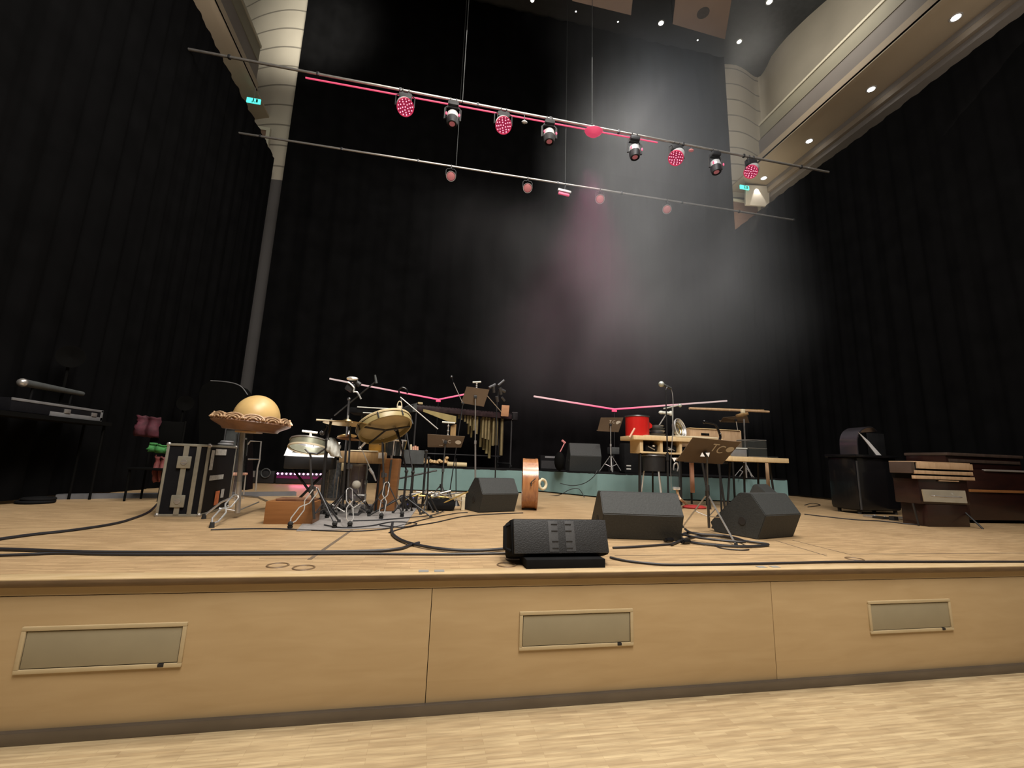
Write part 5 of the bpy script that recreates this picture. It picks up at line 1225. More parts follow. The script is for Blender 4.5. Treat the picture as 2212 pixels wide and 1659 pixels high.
# steel bowls and gear beside the pot
c = at(1470, 925, Y + .3); e = mpp(c); T = axis_frame(c, (.55, -1, .25))
t = thing('steel_bowl', 'ribbed steel bowl lying on its side beside the red pot', 'bowl', c)
m_ = MB(); m_.lathe([(22 * e * math.sin(a), -16 * e * math.cos(a)) for a in [PI / 2 * k / 8 + .02 for k in range(9)]] + [(20.5 * e, 0), (12 * e, -10 * e), (1e-4, -13 * e)], T, 36); m_.build('shell', 'steel', t)
for rr in (21.5, 17, 12.5, 8):
    m_ = MB(); m_.torus((0, 0, 0), rr * e, 1.1 * e); k_ = MB(); k_.add([V((p.x, p.y, p.z + (-.2 if False else (-(21.5 - rr) * .5 * e)))) for p in m_.v], m_.f, T); k_.build('rib', 'chrome' if rr > 15 else 'brass', t)
c = V((X(1440, 935), Y + .36, zt + .002)); t = thing('metal_stack', 'pile of dark metal bowls stacked beside the red pot', 'bowl', c)
for k, (r_, dz) in enumerate(((.17, 0), (.15, .06), (.16, .11), (.13, .16))):
    m_ = MB(); m_.lathe([(r_ * .6, dz), (r_, dz + .07), (r_ * .97, dz + .07), (1e-4, dz + .02)], Matrix.Translation(c + V((.015 * (k % 2), 0, 0))), 26); m_.build('bowl_layer', ('dark_steel', 'steel', 'dark_grey', 'steel')[k], t)
c = at(1437, 892, Y + .3); t = thing('white_maraca', 'small white cup-shaped shaker above the metal pile on a thin rod', 'shaker', c)
m_ = MB(); m_.ball(at(1428, 891, Y + .3), .05, 10, (1, .8, .7)); m_.ball(at(1449, 893, Y + .3), .05, 10, (.9, .8, 1)); m_.cyl(at(1428, 891, Y + .3), at(1449, 893, Y + .3), .03, n=10); m_.build('cup', 'towel_white', t)
m_ = MB(); m_.cyl(at(1440, 893, Y + .3), V((X(1440, 935), Y + .36, zt + .15)), .012, n=8); m_.build('rod', 'steel', t)
m_ = MB(); m_.cyl(at(1433, 883, Y + .1), at(1468, 875, Y + .1), .013, n=8); m_.ball(at(1469, 876, Y + .1), .035, 10); q = at(1452, 879, Y + .1); m_.cyl(q, V((q.x, q.y, zt + .002)), .008, n=6); o = tag(m_.build('rod_shaker', 'mic_grey'), 'grey rod with a white knob on a thin wire below the right pink tube', 'rod')
# plywood box behind the front stand
t = thing('plywood_box', 'tan plywood box on the bench behind the foremost lettered music stand', 'box', V((X(1550, 955), Y + .55, zt)))
a, b = X(1492, 945, Y + .5), X(1604, 945, Y + .5); z1_ = at(1550, 928, Y + .5).z
m_ = MB(); m_.box(((a + b) / 2, Y + .68, (z1_ + zb - .05) / 2), (b - a, .3, z1_ - zb + .05), None, .006); m_.build('body', 'organ_tan', t)
m_ = MB(); m_.box(((a + b) / 2 - .02, Y + .68, z1_ + .006), (b - a - .03, .34, .014), None, .003); m_.build('lid', 'pale_ply', t)
m_ = MB(); m_.box((X(1525, 938, Y + .5), Y + .525, at(1525, 938, Y + .5).z), (.18, .01, .045), None, .004); m_.build('slot', 'black_gloss', t)
for dx in (.1, b - a - .1):
    m_ = MB(); m_.cyl((a + dx, Y + .7, zb - .06), (a + dx, Y + .7, ST), .02, n=8); m_.build('leg', 'black_paint', t)
# right table with tank
Yt = 7.0
x0, x1 = X(1566, 992, Yt), X(1703, 992, Yt); zt2, zb2 = Z(988, 1640, Yt), Z(998, 1640, Yt)
t = thing('trestle_table', 'plywood-topped trestle table with black slanted legs at the right', 'table', V(((x0 + x1) / 2, Yt, ST)))
m_ = MB(); m_.box(((x0 + x1) / 2, Yt + .26, (zt2 + zb2) / 2), (x1 - x0, .54, zt2 - zb2), None, .006); m_.build('top', 'pale_ply', t)
for (a, b, dy) in (((1517, 1020), (1534, 1087), -.06), ((1552, 1022), (1566, 1092), .0), ((1577, 1000), (1571, 1088), .3), ((1607, 1000), (1608, 1076), .45), ((1637, 1000), (1638, 1075), .5), ((1662, 1000), (1674, 1070), .3)):
    p = at(*a, Yt + dy); q = at(*b, Yt + dy); q.z = ST; m_ = MB(); m_.cyl(p if a[0] > 1560 else V((p.x, p.y, zb2)), q, .019, n=8); m_.build('leg', 'black_paint', t)
m_ = MB(); m_.box((X(1540, 1005, Yt), Yt + .2, zb2 - .03), (X(1580, 1005, Yt) - X(1505, 1005, Yt), .3, .05)); m_.build('extension_rail', 'black_paint', t)
for a in (1657, 1494):
    m_ = MB(); m_.box((X(a, 1010, Yt + .75), Yt + .75, (zb2 + RT_Z) / 2 - .15), (.045 if a > 1600 else .07, .05, zb2 - RT_Z + .30), None, .004); m_.build('wooden_leg', 'pink_stick' if a < 1600 else 'organ_tan', t)
c0 = V(((X(1624, 968, Yt) + X(1664, 968, Yt)) / 2, Yt + .24, zt2)); w = X(1664, 968, Yt) - X(1624, 968, Yt); h = Z(950, 1644, Yt) - zt2
t = thing('glass_tank', 'glass tank half full of water on the trestle table', 'tank', c0)
m_ = MB(); g = .008
for c_, s_ in (((0, -.15, h / 2), (w, g, h)), ((0, .15, h / 2), (w, g, h)), ((-w / 2, 0, h / 2), (g, .3, h)), ((w / 2, 0, h / 2), (g, .3, h)), ((0, 0, .006), (w, .3, .012))): m_.box(c0 + V(c_), s_)
m_.build('glass', 'acrylic', t)
m_ = MB(); m_.box(c0 + V((0, 0, h * .27)), (w - .02, .28, h * .48)); m_.build('water', 'water', t)
m_ = MB(); m_.box(c0 + V((0, 0, h)), (w + .01, .31, .006)); 
for zz in (h, h * .52, .012):
    k_ = MB(); hw = w / 2; k_.tube([c0 + V(p) for p in ((-hw, -.15, zz), (hw, -.15, zz), (hw, .15, zz), (-hw, .15, zz))], .006, 6, closed=True); k_.build('rim', 'steel', t)
c0 = V(((X(1581, 976, Yt) + X(1625, 976, Yt)) / 2 - .03, Yt + .22, zt2)); w = X(1620, 976, Yt) - X(1581, 976, Yt); h = Z(968, 1600, Yt) - zt2
t = thing('metal_tray', 'shallow grey tray with a pale lid left of the glass tank', 'tray', c0)
m_ = MB(); m_.box(c0 + V((0, 0, h * .45)), (w, .3, h * .9), None, .01); m_.build('body', 'mid_grey', t)
m_ = MB(); m_.box(c0 + V((0, 0, h)), (w + .02, .32, .02), None, .004); m_.build('lid', 'sheet_lid', t)
c0 = V((X(1686, 984, Yt), Yt + .2, zt2)); m_ = MB(); m_.lathe([(.05, 0), (.10, .018), (.095, .022), (1e-4, .012)], Matrix.Translation(c0), 24); tag(m_.build('black_dish', 'dark_grey'), 'small dark dish at the right end of the trestle table', 'dish')
m_ = MB(); q = at(1582, 989, Yt - .01); m_.ball(V((q.x, Yt + .06, zt2 + .014)), .016, 8, (1.6, 1, .8)); tag(m_.build('brass_bead', 'brass'), 'small brass bead at the left end of the trestle table', 'bead')
# long pale bars held above the tank
t = thing('wooden_bars', 'two long pale wooden bars crossing on a stand above the trestle table', 'instrument', V((at(1610, 990, 8.4).x, 8.4, RT_Z)))
m_ = MB(); m_.cyl(at(1489, 882, 7.9), at(1661, 889.5, 7.9), .024, n=10); m_.build('bar', 'organ_tan', t)
m_ = MB(); m_.cyl(at(1490, 881, 8.3), at(1650, 886, 8.3), .012, n=8); m_.build('bar', 'plank_wood', t)
m_ = MB(); m_.box(at(1604.5, 888, 7.85), (.07, .06, .085), None, .008); m_.build('clamp', 'skin_cream', t)
m_ = MB(); m_.box(at(1603, 896, 8.1), (.16, .2, .06), None, .01, Matrix.Rotation(-.3, 3, 'Y')); m_.build('holder', 'plank_wood', t)
m_ = MB(); m_.cyl(at(1607, 905, 8.38), V((at(1610, 990, 8.4).x, 8.4, RT_Z)), .016, n=8); m_.build('pole', 'steel', t)
legs3(t, V((at(1610, 990, 8.4).x + .0, 8.4 + .0, RT_Z)), RT_Z + .2, .16, RT_Z, .9, .01, 'steel')
# bottle and clamp below the bench
Y_ = 6.9
t = thing('hose_stand', 'clear tube with chrome clamp and tan hose hanging by the straight microphone stand', 'hose', V((at(1461, 1080, Y_).x, Y_, ST)))
m_ = MB(); m_.lathe([(.065, 0), (.07, .30), (.06, .31), (1e-4, .31)], Matrix.Translation(at(1461, 1052, Y_)), 20); m_.build('clear_tube', 'acrylic', t)
m_ = MB(); m_.tube(bez([at(1455, 1016, Y_), at(1456, 1004, Y_), at(1462, 1000, Y_), at(1465, 1008, Y_), at(1463, 1018, Y_)], 5), .013, 8); m_.build('hook', 'steel', t)
m_ = MB(); m_.box(at(1461, 1055, Y_ - .03), (.12, .05, .05), None, .012); m_.build('clamp', 'chrome', t)
m_ = MB(); m_.tube(bez([at(1462, 1057, Y_), at(1466, 1072, Y_), at(1472, 1080, Y_), fl(1484, 1090)], 6), .022, 8); m_.build('hose', 'organ_tan', t)
m_ = MB(); q = fl(1500, 1098); m_.lathe([(1e-4, 0), (.2, 0), (.22, .02), (.16, .05), (1e-4, .06)], Matrix.Translation(q) @ Matrix.Diagonal((1, .7, 1, 1)), 24); tag(m_.build('red_cushion', 'red_dull'), 'flat dark red cushion on the floor behind the large wedge', 'cushion')
# small amplifier, chair and boxes on the right platform
Ya = 10.0
a, b = at(1167, 1008, Ya).x, at(1206, 1008, Ya).x; z1_ = at(1186, 984, Ya).z
t = thing('small_amplifier', 'small black amplifier with a pale control strip at the left end of the right platform', 'amplifier', V(((a + b) / 2 + .3, Ya + .7, RT_Z)))
Ya = 10.75; a, b = at(1167, 1008, Ya).x, at(1206, 1008, Ya).x; z1_ = at(1186, 984, Ya).z
m_ = MB(); m_.box(((a + b) / 2, Ya + .14, (z1_ + RT_Z) / 2), (b - a, .28, z1_ - RT_Z), None, .012); m_.build('cabinet', 'black_matte', t)
m_ = MB(); m_.box((a + .6 * (b - a), Ya - .002, z1_ - .04), ((b - a) * .7, .006, .045), None, .002); m_.build('control_strip', 'mid_grey', t)
m_ = MB(); m_.box(((a + b) / 2, Ya - .002, (z1_ + RT_Z) / 2 - .05), ((b - a) * .9, .006, (z1_ - RT_Z) * .55)); m_.build('grille', 'grille_black', t)
Yc = 9.9
t = thing('folding_stool', 'dark stool with a grey seat behind the lettered stand on the right platform', 'stool', V((at(1355, 1010, Yc).x, Yc, RT_Z)))
a, b = at(1322, 972, Yc).x, at(1354, 972, Yc).x; z1_ = at(1338, 966, Yc).z
m_ = MB(); m_.box(((a + b) / 2, Yc + .15, z1_ - .09), (b - a, .3, .17), None, .02); m_.build('seat', 'dark_grey', t)
for dx in (.04, b - a - .04):
    for dy in (.03, .27):
        m_ = MB(); m_.cyl((a + dx, Yc + dy, z1_ - .17), (a + dx, Yc + dy, RT_Z), .016, n=8); m_.build('leg', 'black_paint', t)
Yc = 9.3
t = thing('black_case', 'black case with two pale stripes between the stool and the bench on the right platform', 'case', V((at(1360, 1010, Yc).x, Yc, RT_Z)))
a, b = at(1349, 990, Yc).x, at(1381, 990, Yc).x; z1_ = at(1365, 958, Yc).z
m_ = MB(); m_.box(((a + b) / 2, Yc + .15, (z1_ + RT_Z) / 2), (b - a, .3, z1_ - RT_Z), None, .04); m_.build('body', 'black_matte', t)
for yy in (1006, 1013):
    m_ = MB(); q = at(1358, yy, Yc); m_.box(V((q.x, Yc - .002, max(q.z, RT_Z + .02))), (.11, .006, .028)); m_.build('stripe', 'label_tape', t)
Yc = 9.7
t = thing('soft_bag', 'soft grey-black bag sagging against the wedge on the right platform', 'bag', V((at(1217, 1000, 9.7).x, 9.7, RT_Z)))
q = V((at(1226, 1000, 9.55).x - .05, 9.68, RT_Z)); m_ = MB(); m_.ball(q + V((-.10, 0, .22)), .2, 14, (.6, .8, 1.1)); m_.build('body', 'case_dark', t)
m_ = MB(); m_.cyl(at(1214, 951, 9.7), at(1221, 957, 9.7), .025, n=8); m_.cyl(at(1219, 958, 9.7), V((q.x - .1, 9.7, RT_Z + .4)), .012, n=6); m_.build('handle', 'lens_rose', t)

# ------------------------------------------------------------------ keyboards at the right
Yk = 6.45
p0, p1 = fl(1858, 1113), fl(1952, 1118); xk = p0.x; xk1 = at(1945, 1050, Yk).x; zk = at(1846, 983, Yk).z
xk = at(1846, 990, Yk).x
t = thing('upright_cabinet', 'glossy black upright cabinet with rounded corners left of the reed organ', 'cabinet', V(((xk + xk1) / 2, Yk + .25, ST)))
m_ = MB(); m_.box(((xk + xk1) / 2, Yk + .28, (zk + ST + .06) / 2), (xk1 - xk, .56, zk - ST - .06), None, .07); m_.build('body', 'black_gloss', t)
m_ = MB(); m_.box(((xk + xk1) / 2 - .02, Yk + .26, zk - .01), (xk1 - xk + .02, .62, .05), None, .012); m_.build('lid', 'black_gloss', t)
m_ = MB(); m_.cyl((xk + .05, Yk + .015, zk - .1), (xk + .05, Yk + .015, ST + .08), .02, n=10); m_.build('corner_trim', 'dark_steel', t)
for dx in (.08, xk1 - xk - .08):
    for dy in (.08, .46):
        m_ = MB(); m_.cyl((xk + dx, Yk + dy, ST + .07), (xk + dx, Yk + dy, ST), .03, n=12); m_.build('caster', 'black_rubber', t)
t = thing('polished_hood', 'bent polished metal hood standing on the glossy black cabinet', 'metal sheet', V((at(1872, 983, Yk).x, Yk + .2, zk + .016)))
m_ = MB(); pr = [at(x, y, Yk + .1) for x, y in ((1853, 983), (1851, 950), (1855, 935), (1862, 927), (1873, 922), (1885, 923), (1893, 931))]; pr[0].z = zk + .018
pp = bez(pr, 5); n = len(pp); m_.add(pp + [p + V((0, .34, 0)) for p in pp] + [p + V((.02, 0, -.012)) for p in pp] + [p + V((.02, .34, -.012)) for p in pp], [(i, i + 1, n + i + 1, n + i) for i in range(n - 1)] + [(2 * n + i, 3 * n + i, 3 * n + i + 1, 2 * n + i + 1) for i in range(n - 1)] + [(i, 2 * n + i, 2 * n + i + 1, i + 1) for i in range(n - 1)])
m_.build('hood', 'hood_metal', t, smooth=60)
m_ = MB(); q0 = at(1855, 934, Yk + .06); q1 = at(1904, 983, Yk + .06); q1.z = zk + .02; dq = (q1 - q0).normalized(); s_ = V((.07, 0, .02))
m_.prism([q0, lerp(q0, q1, .4) + s_ * .35, q1, q1 - s_ * 1.3, lerp(q0, q1, .4) - s_ * .5], (0, .012, 0)); m_.build('reflection_streak', 'reflection_white', t)  # near-white strip paints the reflection streak across the hood
t = thing('music_rest', 'black music rest standing behind the polished hood', 'music rest', V((at(1890, 985, Yk + .4).x, Yk + .45, zk + .016)))
m_ = MB(); a, b = at(1876, 960, Yk + .45).x, at(1912, 960, Yk + .45).x; z1_ = at(1905, 937, Yk + .45).z; m_.box(((a + b) / 2, Yk + .46, (zk + .016 + z1_) / 2), (b - a, .02, z1_ - zk - .016), None, .004); m_.build('board', 'black_paint', t)
# reed organ
Yo = 5.03
def XO(x, y=1080, Yq=None): return at(x, y, Yq or Yo).x
t = thing('reed_organ', 'wooden reed organ with a slatted tan top on a dark base', 'organ', V((XO(2050), Yo + .2, ST)))
xa, xb = XO(2006, 1120), XO(2096, 1120); zmid = at(2050, 1090, Yo).z; ztop = at(2040, 1034, Yo).z
m_ = MB(); m_.box(((xa + xb) / 2, Yo + .18, (ST + zmid) / 2), (xb - xa, .34, zmid - ST), None, .012); m_.build('base', 'piano_red', t)
xa2, xb2 = XO(1986, 1050), XO(2092, 1050)
m_ = MB(); m_.box(((xa2 + xb2) / 2, Yo + .18, (zmid + ztop) / 2), (xb2 - xa2, .34, ztop - zmid), None, .012); m_.build('body', 'piano_red', t)
for (x_0, x_1, y_0, y_1, nm) in ((1973, 2101, 1029, 1036, 'lower_board'), (1976, 2097, 1018, 1025.5, 'slat'), (1980, 2096, 1001, 1014, 'upper_board')):
    a, b = XO(x_0, y_0), XO(x_1, y_0); m_ = MB(); m_.box(((a + b) / 2, Yo - .02 + .02, (at(2040, y_0, Yo).z + at(2040, y_1, Yo).z) / 2), (b - a, .05, at(2040, y_0, Yo).z - at(2040, y_1, Yo).z), None, .004); m_.build(nm, 'organ_tan', t)
a, b = XO(1978, 1010), XO(2096, 1010); zt3 = at(2040, 1001, Yo).z; zl3 = at(2040, 1036, Yo).z
m_ = MB(); m_.box(((a + b) / 2, Yo + .18, (zt3 + zl3) / 2), (b - a - .01, .33, zt3 - zl3 - .004)); m_.build('bellows_box', 'black_matte', t)
m_ = MB(); m_.box((a - .035, Yo + .16, (zt3 + zl3) / 2 + .04), (.07, .30, (zt3 - zl3) * .7), None, .006); m_.build('side_panel', 'lid_brown', t)
m_ = MB(); m_.box(((a + b) / 2, Yo + .18, zt3 + .008), (b - a + .01, .36, .016), None, .004); m_.build('lid', 'organ_tan', t)
m_ = MB(); m_.box((XO(2048, 1039), Yo - .005, at(2048, 1039, Yo).z), (.36, .02, .018), None, .004); m_.build('knee_lever', 'organ_tan', t)
P_ = [at(1992, 1057, Yo - .10), at(2085, 1060, Yo - .10), at(2090, 1087, Yo - .02), at(1997, 1083, Yo - .02)]
m_ = MB(); m_.prism(P_, (0, .012, -.004)); pl = m_.build('metal_plate', 'sheet_lid', t)
m_ = MB(); h0, h1 = at(2012, 1071, Yo - .09), at(2070, 1074, Yo - .09); m_.tube(bez([h0, h0 + V((.02, -.045, .0)), lerp(h0, h1, .5) + V((0, -.05, -.005)), h1 + V((-.02, -.045, 0)), h1], 5), .012, 8); m_.build('handle', 'steel', pl)
for x in (1985, 2124):
    m_ = MB(); f_ = fl(x, 1136 if x < 2000 else 1143); m_.cyl(f_, V((XO(1990 if x < 2000 else 2088, 1100), Yo + .1, zmid + (.0 if x < 2000 else -.02))), .012, n=8); m_.build('leg', 'black_paint', t)
m_ = MB(); q = fl(1978, 1124); m_.box(q + V((0, .1, .02)), (.42, .16, .03), None, .008); m_.build('foot_pedal', 'steel', t)
# long organ behind
Yp = 5.42
xa = at(1957, 1000, Yp + .86).x; xb = 9.95
def zp(y): return at(2100, y, Yp).z
t = thing('console_piano', 'long dark reddish-brown piano with horizontal mouldings, behind the reed organ', 'piano', V((xa + 1, Yp, ST)))
m_ = MB(); m_.box(((xa + xb) / 2, Yp + .45, (zp(1014) + ST + .05) / 2), (xb - xa, .86, zp(1014) - ST - .05), None, .015); m_.build('case', 'piano_red', t)
m_ = MB(); m_.box(((xa + xb) / 2, Yp + .55, (zp(1014) + zp(980)) / 2), (xb - xa, .6, zp(980) - zp(1014)), None, .01); m_.build('upper_case', 'piano_red', t)
m_ = MB(); m_.box(((xa + xb) / 2, Yp + .54, zp(981)), (xb - xa + .02, .66, .05), None, .012); m_.build('lid', 'lid_brown', t)
m_ = MB(); m_.box(((xa + xb) / 2 + .2, Yp + .02, zp(1014.5)), (xb - xa - .4, .05, .03), None, .006); m_.build('key_slip', 'fascia_grey', t)
m_ = MB(); m_.box(((xa + xb) / 2, Yp + .24, zp(995)), (xb - xa - .1, .02, .05), None, .004); m_.build('rail', 'lid_brown', t)
m_ = MB(); m_.box(((xa + xb) / 2, Yp + .01, zp(1060)), (xb - xa - .06, .03, .04), None, .006); m_.build('moulding', 'cajon_wood', t)
for x in (1975, 2175):
    m_ = MB(); m_.box((at(x, 1120, Yp).x, Yp + .3, ST + .03), (.08, .08, .06)); m_.build('foot', 'black_rubber', t)
# effect pedals on the floor by the cabinet
for x, y, mt, lab in ((1884, 1118, 'steel', 'silver effect pedal on the floor under the glossy black cabinet'), (1906, 1121, 'black_paint', 'black effect pedal on the floor under the glossy black cabinet')):
    q = fl(x, y); t = thing('effect_pedal', lab, 'pedal', q, 'effect pedals by the cabinet'); m_ = MB(); m_.box(q + V((0, .02, .018)), (.14, .16, .034), None, .008); m_.build('case', mt, t)
    m_ = MB(); m_.cyl(q + V((.03, -.02, .034)), q + V((.03, -.02, .05)), .014, n=10); m_.build('foot_switch', 'chrome', t)

# ------------------------------------------------------------------ dark left wing
XW = -4.42
a, b = atx(40, 875, XW), atx(224, 887, XW); zc = a.z
ytop0, ytop1 = atx(27, 862, XW).y, atx(224, 885, XW).y; z_t = .5 * (atx(27, 862, XW).z + atx(224, 885, XW).z); z_b = .5 * (atx(70, 892, XW).z + atx(220, 911, XW).z)
LQ = ytop1 - ytop0
t = thing('long_case', 'long low black case with pale edges on the dark stand by the left drape', 'flight case', V((XW - .16, (ytop0 + ytop1) / 2, z_b)))
m_ = MB(); m_.box((XW - .16, (ytop0 + ytop1) / 2, (z_t + z_b) / 2), (.32, LQ, z_t - z_b), None, .01); m_.build('body', 'case_panel', t)
for zz in (z_t - .012, z_b + .022):
    m_ = MB(); m_.box((XW - .005, (ytop0 + ytop1) / 2 + (.25 if zz < z_t - .1 else 0), zz), (.02, LQ - (.5 if zz < z_t - .1 else 0), .03 if zz > z_t - .1 else .055), None, .004); m_.build('edge_profile', 'mid_grey', t)
m_ = MB(); m_.box((XW - .005, ytop1 - .02, (z_t + z_b) / 2), (.02, .04, z_t - z_b), None, .004); m_.build('edge_profile', 'mid_grey', t)
for u in (.55, .88):
    m_ = MB(); m_.box((XW + .004, ytop0 + LQ * u, z_t - .07), (.02, .09, .05), None, .006); m_.build('latch', 'steel', t)
t = thing('equipment_table', 'black table along the left drape carrying the long case', 'table', V((XW - .16, (ytop0 + ytop1) / 2, ST)))
m_ = MB(); m_.box((XW - .14, (ytop0 + ytop1) / 2, z_b - .03), (.36, LQ + .3, .05)); m_.build('top', 'case_dark', t)
for yy in (ytop0 - .1, ytop1 + .1):
    for dx in (-.02, -.26):
        m_ = MB(); m_.cyl((XW + dx, yy, z_b - .05), (XW + dx, yy, ST), .015, n=6); m_.build('leg', 'case_dark', t)
q0, q1 = atx(50, 828, XW - .1), atx(178, 850, XW - .1); zq = .5 * (q0.z + q1.z)
t = thing('stand_bag', 'rolled dark tube bag with a shiny end resting above the long case', 'bag', V((XW - .1, q0.y, zq)))
m_ = MB(); m_.cyl((XW - .1, q0.y, zq), (XW - .1, q1.y, zq), .045, .03, 14); m_.build('tube', 'dark_grey', t)
m_ = MB(); m_.ball((XW - .1, q0.y - .01, zq), .05, 12); m_.build('end_cap', 'steel', t)
for u in (.15, .8):
    m_ = MB(); yy = q0.y + (q1.y - q0.y) * u; m_.cyl((XW - .1, yy, zq - .03), (XW - .1, yy, z_t), .012, n=6); m_.build('support', 'black_matte', t)
# rounded dark case behind the bowl
Yr = 9.2
pts = [(428, 1062), (430, 850), (437, 833), (455, 822.5), (480, 824), (505, 828), (522, 836), (535, 853), (532, 1062)]
P_ = [at(x, y, Yr) for x, y in pts]
for p in (P_[0], P_[-1]): p.z = ST
t = thing('rounded_case', 'tall dark case with a rounded top standing behind the flight case and the bowl', 'case', V(((P_[0].x + P_[-1].x) / 2, Yr, ST)))
m_ = MB(); m_.prism(P_, (0, .3, 0)); m_.build('shell', 'case_dark', t)
m_ = MB(); m_.tube(bez(P_[3:8], 5), .010, 6); m_.build('trim_or_lit_edge', 'mid_grey', t)  # grey line along the top paints in the light on that edge
# grey pedestal boxes seen under the bowl
t = thing('folded_cart', 'folded grey metal cart standing behind the bowl column', 'cart', V((at(497, 1030, 8.3).x, 8.3, ST)))
a, b = at(483, 960, 8.3), at(513, 960, 8.3); zt4 = at(500, 925, 8.3).z
m_ = MB(); m_.box(((a.x + b.x) / 2, 8.4, (zt4 + ST) / 2), (b.x - a.x, .14, zt4 - ST), None, .01); m_.build('panel', 'dark_grey', t)
m_ = MB(); m_.tube([(a.x, 8.3, ST), (a.x, 8.3, zt4), (b.x, 8.3, zt4), (b.x, 8.3, ST)], .016, 8); m_.build('frame', 'dark_steel', t)
# clothes on a chair left of the flight case
Yj = 7.0
t = thing('dark_chair', 'dark chair hung with clothes left of the flight case', 'chair', V((at(330, 1040, Yj).x, Yj, ST)))
cx0 = at(334, 1000, Yj).x
for dx in (-.2, .2):
    m_ = MB(); m_.cyl((cx0 + dx, Yj + .2, ST), (cx0 + dx, Yj + .2, at(330, 905, Yj).z), .014, n=8); m_.build('back_post', 'case_dark', t)
    m_ = MB(); m_.cyl((cx0 + dx, Yj - .15, ST), (cx0 + dx, Yj - .15, ST + .42), .014, n=8); m_.build('leg', 'case_dark', t)
m_ = MB(); m_.box((cx0, Yj + .02, ST + .43), (.44, .42, .03), None, .01); m_.build('seat', 'case_dark', t)
m_ = MB(); m_.box((cx0, Yj + .2, at(330, 930, Yj).z), (.42, .02, .3), None, .008); m_.build('backrest', 'case_dark', t)
def cloth(name, px, Yq, m, lab, cat, seed):
    rs = random.Random(seed); A, B, C, D = [at(x, y, Yq) for x, y in px]; n = 9; vs = []
    for j in range(n):
        for i in range(n):
            u, v = i / (n - 1), j / (n - 1); p = lerp(lerp(A, B, u), lerp(D, C, u), v); vs.append(p + V((rs.uniform(-.012, .012), .035 * math.sin(u * 11 + seed) + .02 * math.sin(v * 7), rs.uniform(-.012, .012))))
    m_ = MB(); m_.add(vs, [(j * n + i, j * n + i + 1, (j + 1) * n + i + 1, (j + 1) * n + i) for j in range(n - 1) for i in range(n - 1)])
    o = m_.build(name, m, smooth=180); k = o.modifiers.new('thick', 'SOLIDIFY'); k.thickness = .015; tag(o, lab, cat)
cloth('jacket', ((297, 896), (344, 902), (338, 945), (291, 940)), Yj + .12, 'pink_cloth', 'crumpled dark pink jacket hanging over the dark chair', 'jacket', 3)
cloth('scarf', ((326, 957), (366, 962), (362, 980), (320, 975)), Yj - .06, 'green_cloth', 'bright green scarf behind the left edge of the flight case', 'scarf', 5)
cloth('vest', ((336, 984), (358, 987), (350, 1042), (328, 1040)), Yj - .02, 'red_vest', 'red and pink vest hanging below the green scarf', 'vest', 8)
# two dark stand lamps against the left drape
for x, y, Yq, lab in ((398, 870, 9.0, 'dim round lamp head on a black stand, right of the pink jacket'), (152, 770, 6.15, 'dim round lamp head on a short black stand on the long case')):
    c = at(x, y, Yq) if x > 200 else atx(x, y, XW - .16); zs = ST if x > 200 else z_t; t = thing('stand_lamp', lab, 'stage lamp', V((c.x, c.y, zs)), 'dark lamps on stands at the left')
    m_ = MB(); T = axis_frame(c, V((.8, -1, -.2))); m_.lathe([(1e-4, -.18), (.10, -.15), (.13, .0), (.14, .08), (.13, .08), (1e-4, .03)], T, 20); m_.build('head', 'case_dark', t)
    m_ = MB(); m_.cyl(c - V((0, 0, .1)), V((c.x, c.y, zs)), .016, n=8); m_.build('pole', 'case_dark', t)
    m_ = MB(); m_.cyl(V((c.x, c.y, zs)), V((c.x, c.y, zs + .03)), .12, n=20); m_.build('base', 'case_dark', t)
# low grey ramp along the floor
a, b = fl(118, 1079), fl(640, 1071)
m_ = MB(); d = (b - a); d.z = 0; L_ = d.length; d.normalize(); T = frame(V((a.x, a.y, ST)), d, V((0, 0, 1)).cross(d), V((0, 0, 1)))
m_.prism([T @ V(p) for p in ((0, 0, 0), (0, .015, .06), (0, .2, .06), (0, .23, 0))], d * L_); tag(m_.build('cable_ramp', 'rubber_mat'), 'long low grey cable ramp across the floor behind the flight case', 'cable ramp')
m_ = MB(); q = fl(76, 1087)
m_.torus(q + V((0, 0, .02)), .16, .02); m_.torus(q + V((.02, .01, .05)), .14, .02); tag(m_.build('cable_coil', 'black_matte'), 'flat black cable coil on the floor at the left drape', 'cable')

# ------------------------------------------------------------------ cables and small marks on the stage
def floor_cable(px, lab, r=.010, m='cable_black', lift=0.):
    pts = [fl(x, y) + V((0, 0, r + .001 + lift)) for x, y in px]; m_ = MB(); m_.tube(bez(pts, 8), r, 6); return tag(m_.build('cable', m), lab, 'cable', 'black cables on the stage floor')
floor_cable([(346, 1083), (322, 1107), (282, 1124), (236, 1136), (150, 1149), (70, 1158), (-30, 1172)], 'black cable curving from the flight case to the left edge', .011)
floor_cable([(-30, 1190), (60, 1192), (130, 1195), (220, 1197), (400, 1197.5), (650, 1196.5), (800, 1194), (862, 1189), (886, 1181), (905, 1176)], 'upper of two thick black cables running along the stage front', .012)
floor_cable([(-30, 1204), (60, 1201), (130, 1198.5), (260, 1201), (500, 1200.5), (760, 1199), (960, 1200), (1098, 1198)], 'lower of two thick black cables running to the front speaker', .009)
floor_cable([(848, 1132), (846, 1150), (853, 1163), (878, 1176), (925, 1187), (975, 1193), (1040, 1194), (1098, 1190)], 'black cable looping from the drums towards the front speaker', .013, lift=.004)
floor_cable([(1324, 1186), (1370, 1184), (1410, 1181), (1450, 1178)], 'short black cable between the front speaker and the large wedge', .010)
floor_cable([(1318, 1207), (1350, 1214), (1400, 1220), (1450, 1223), (1550, 1222), (1700, 1219), (1800, 1216.5), (1950, 1216), (2250, 1216)], 'long black cable along the right stage front edge', .009)
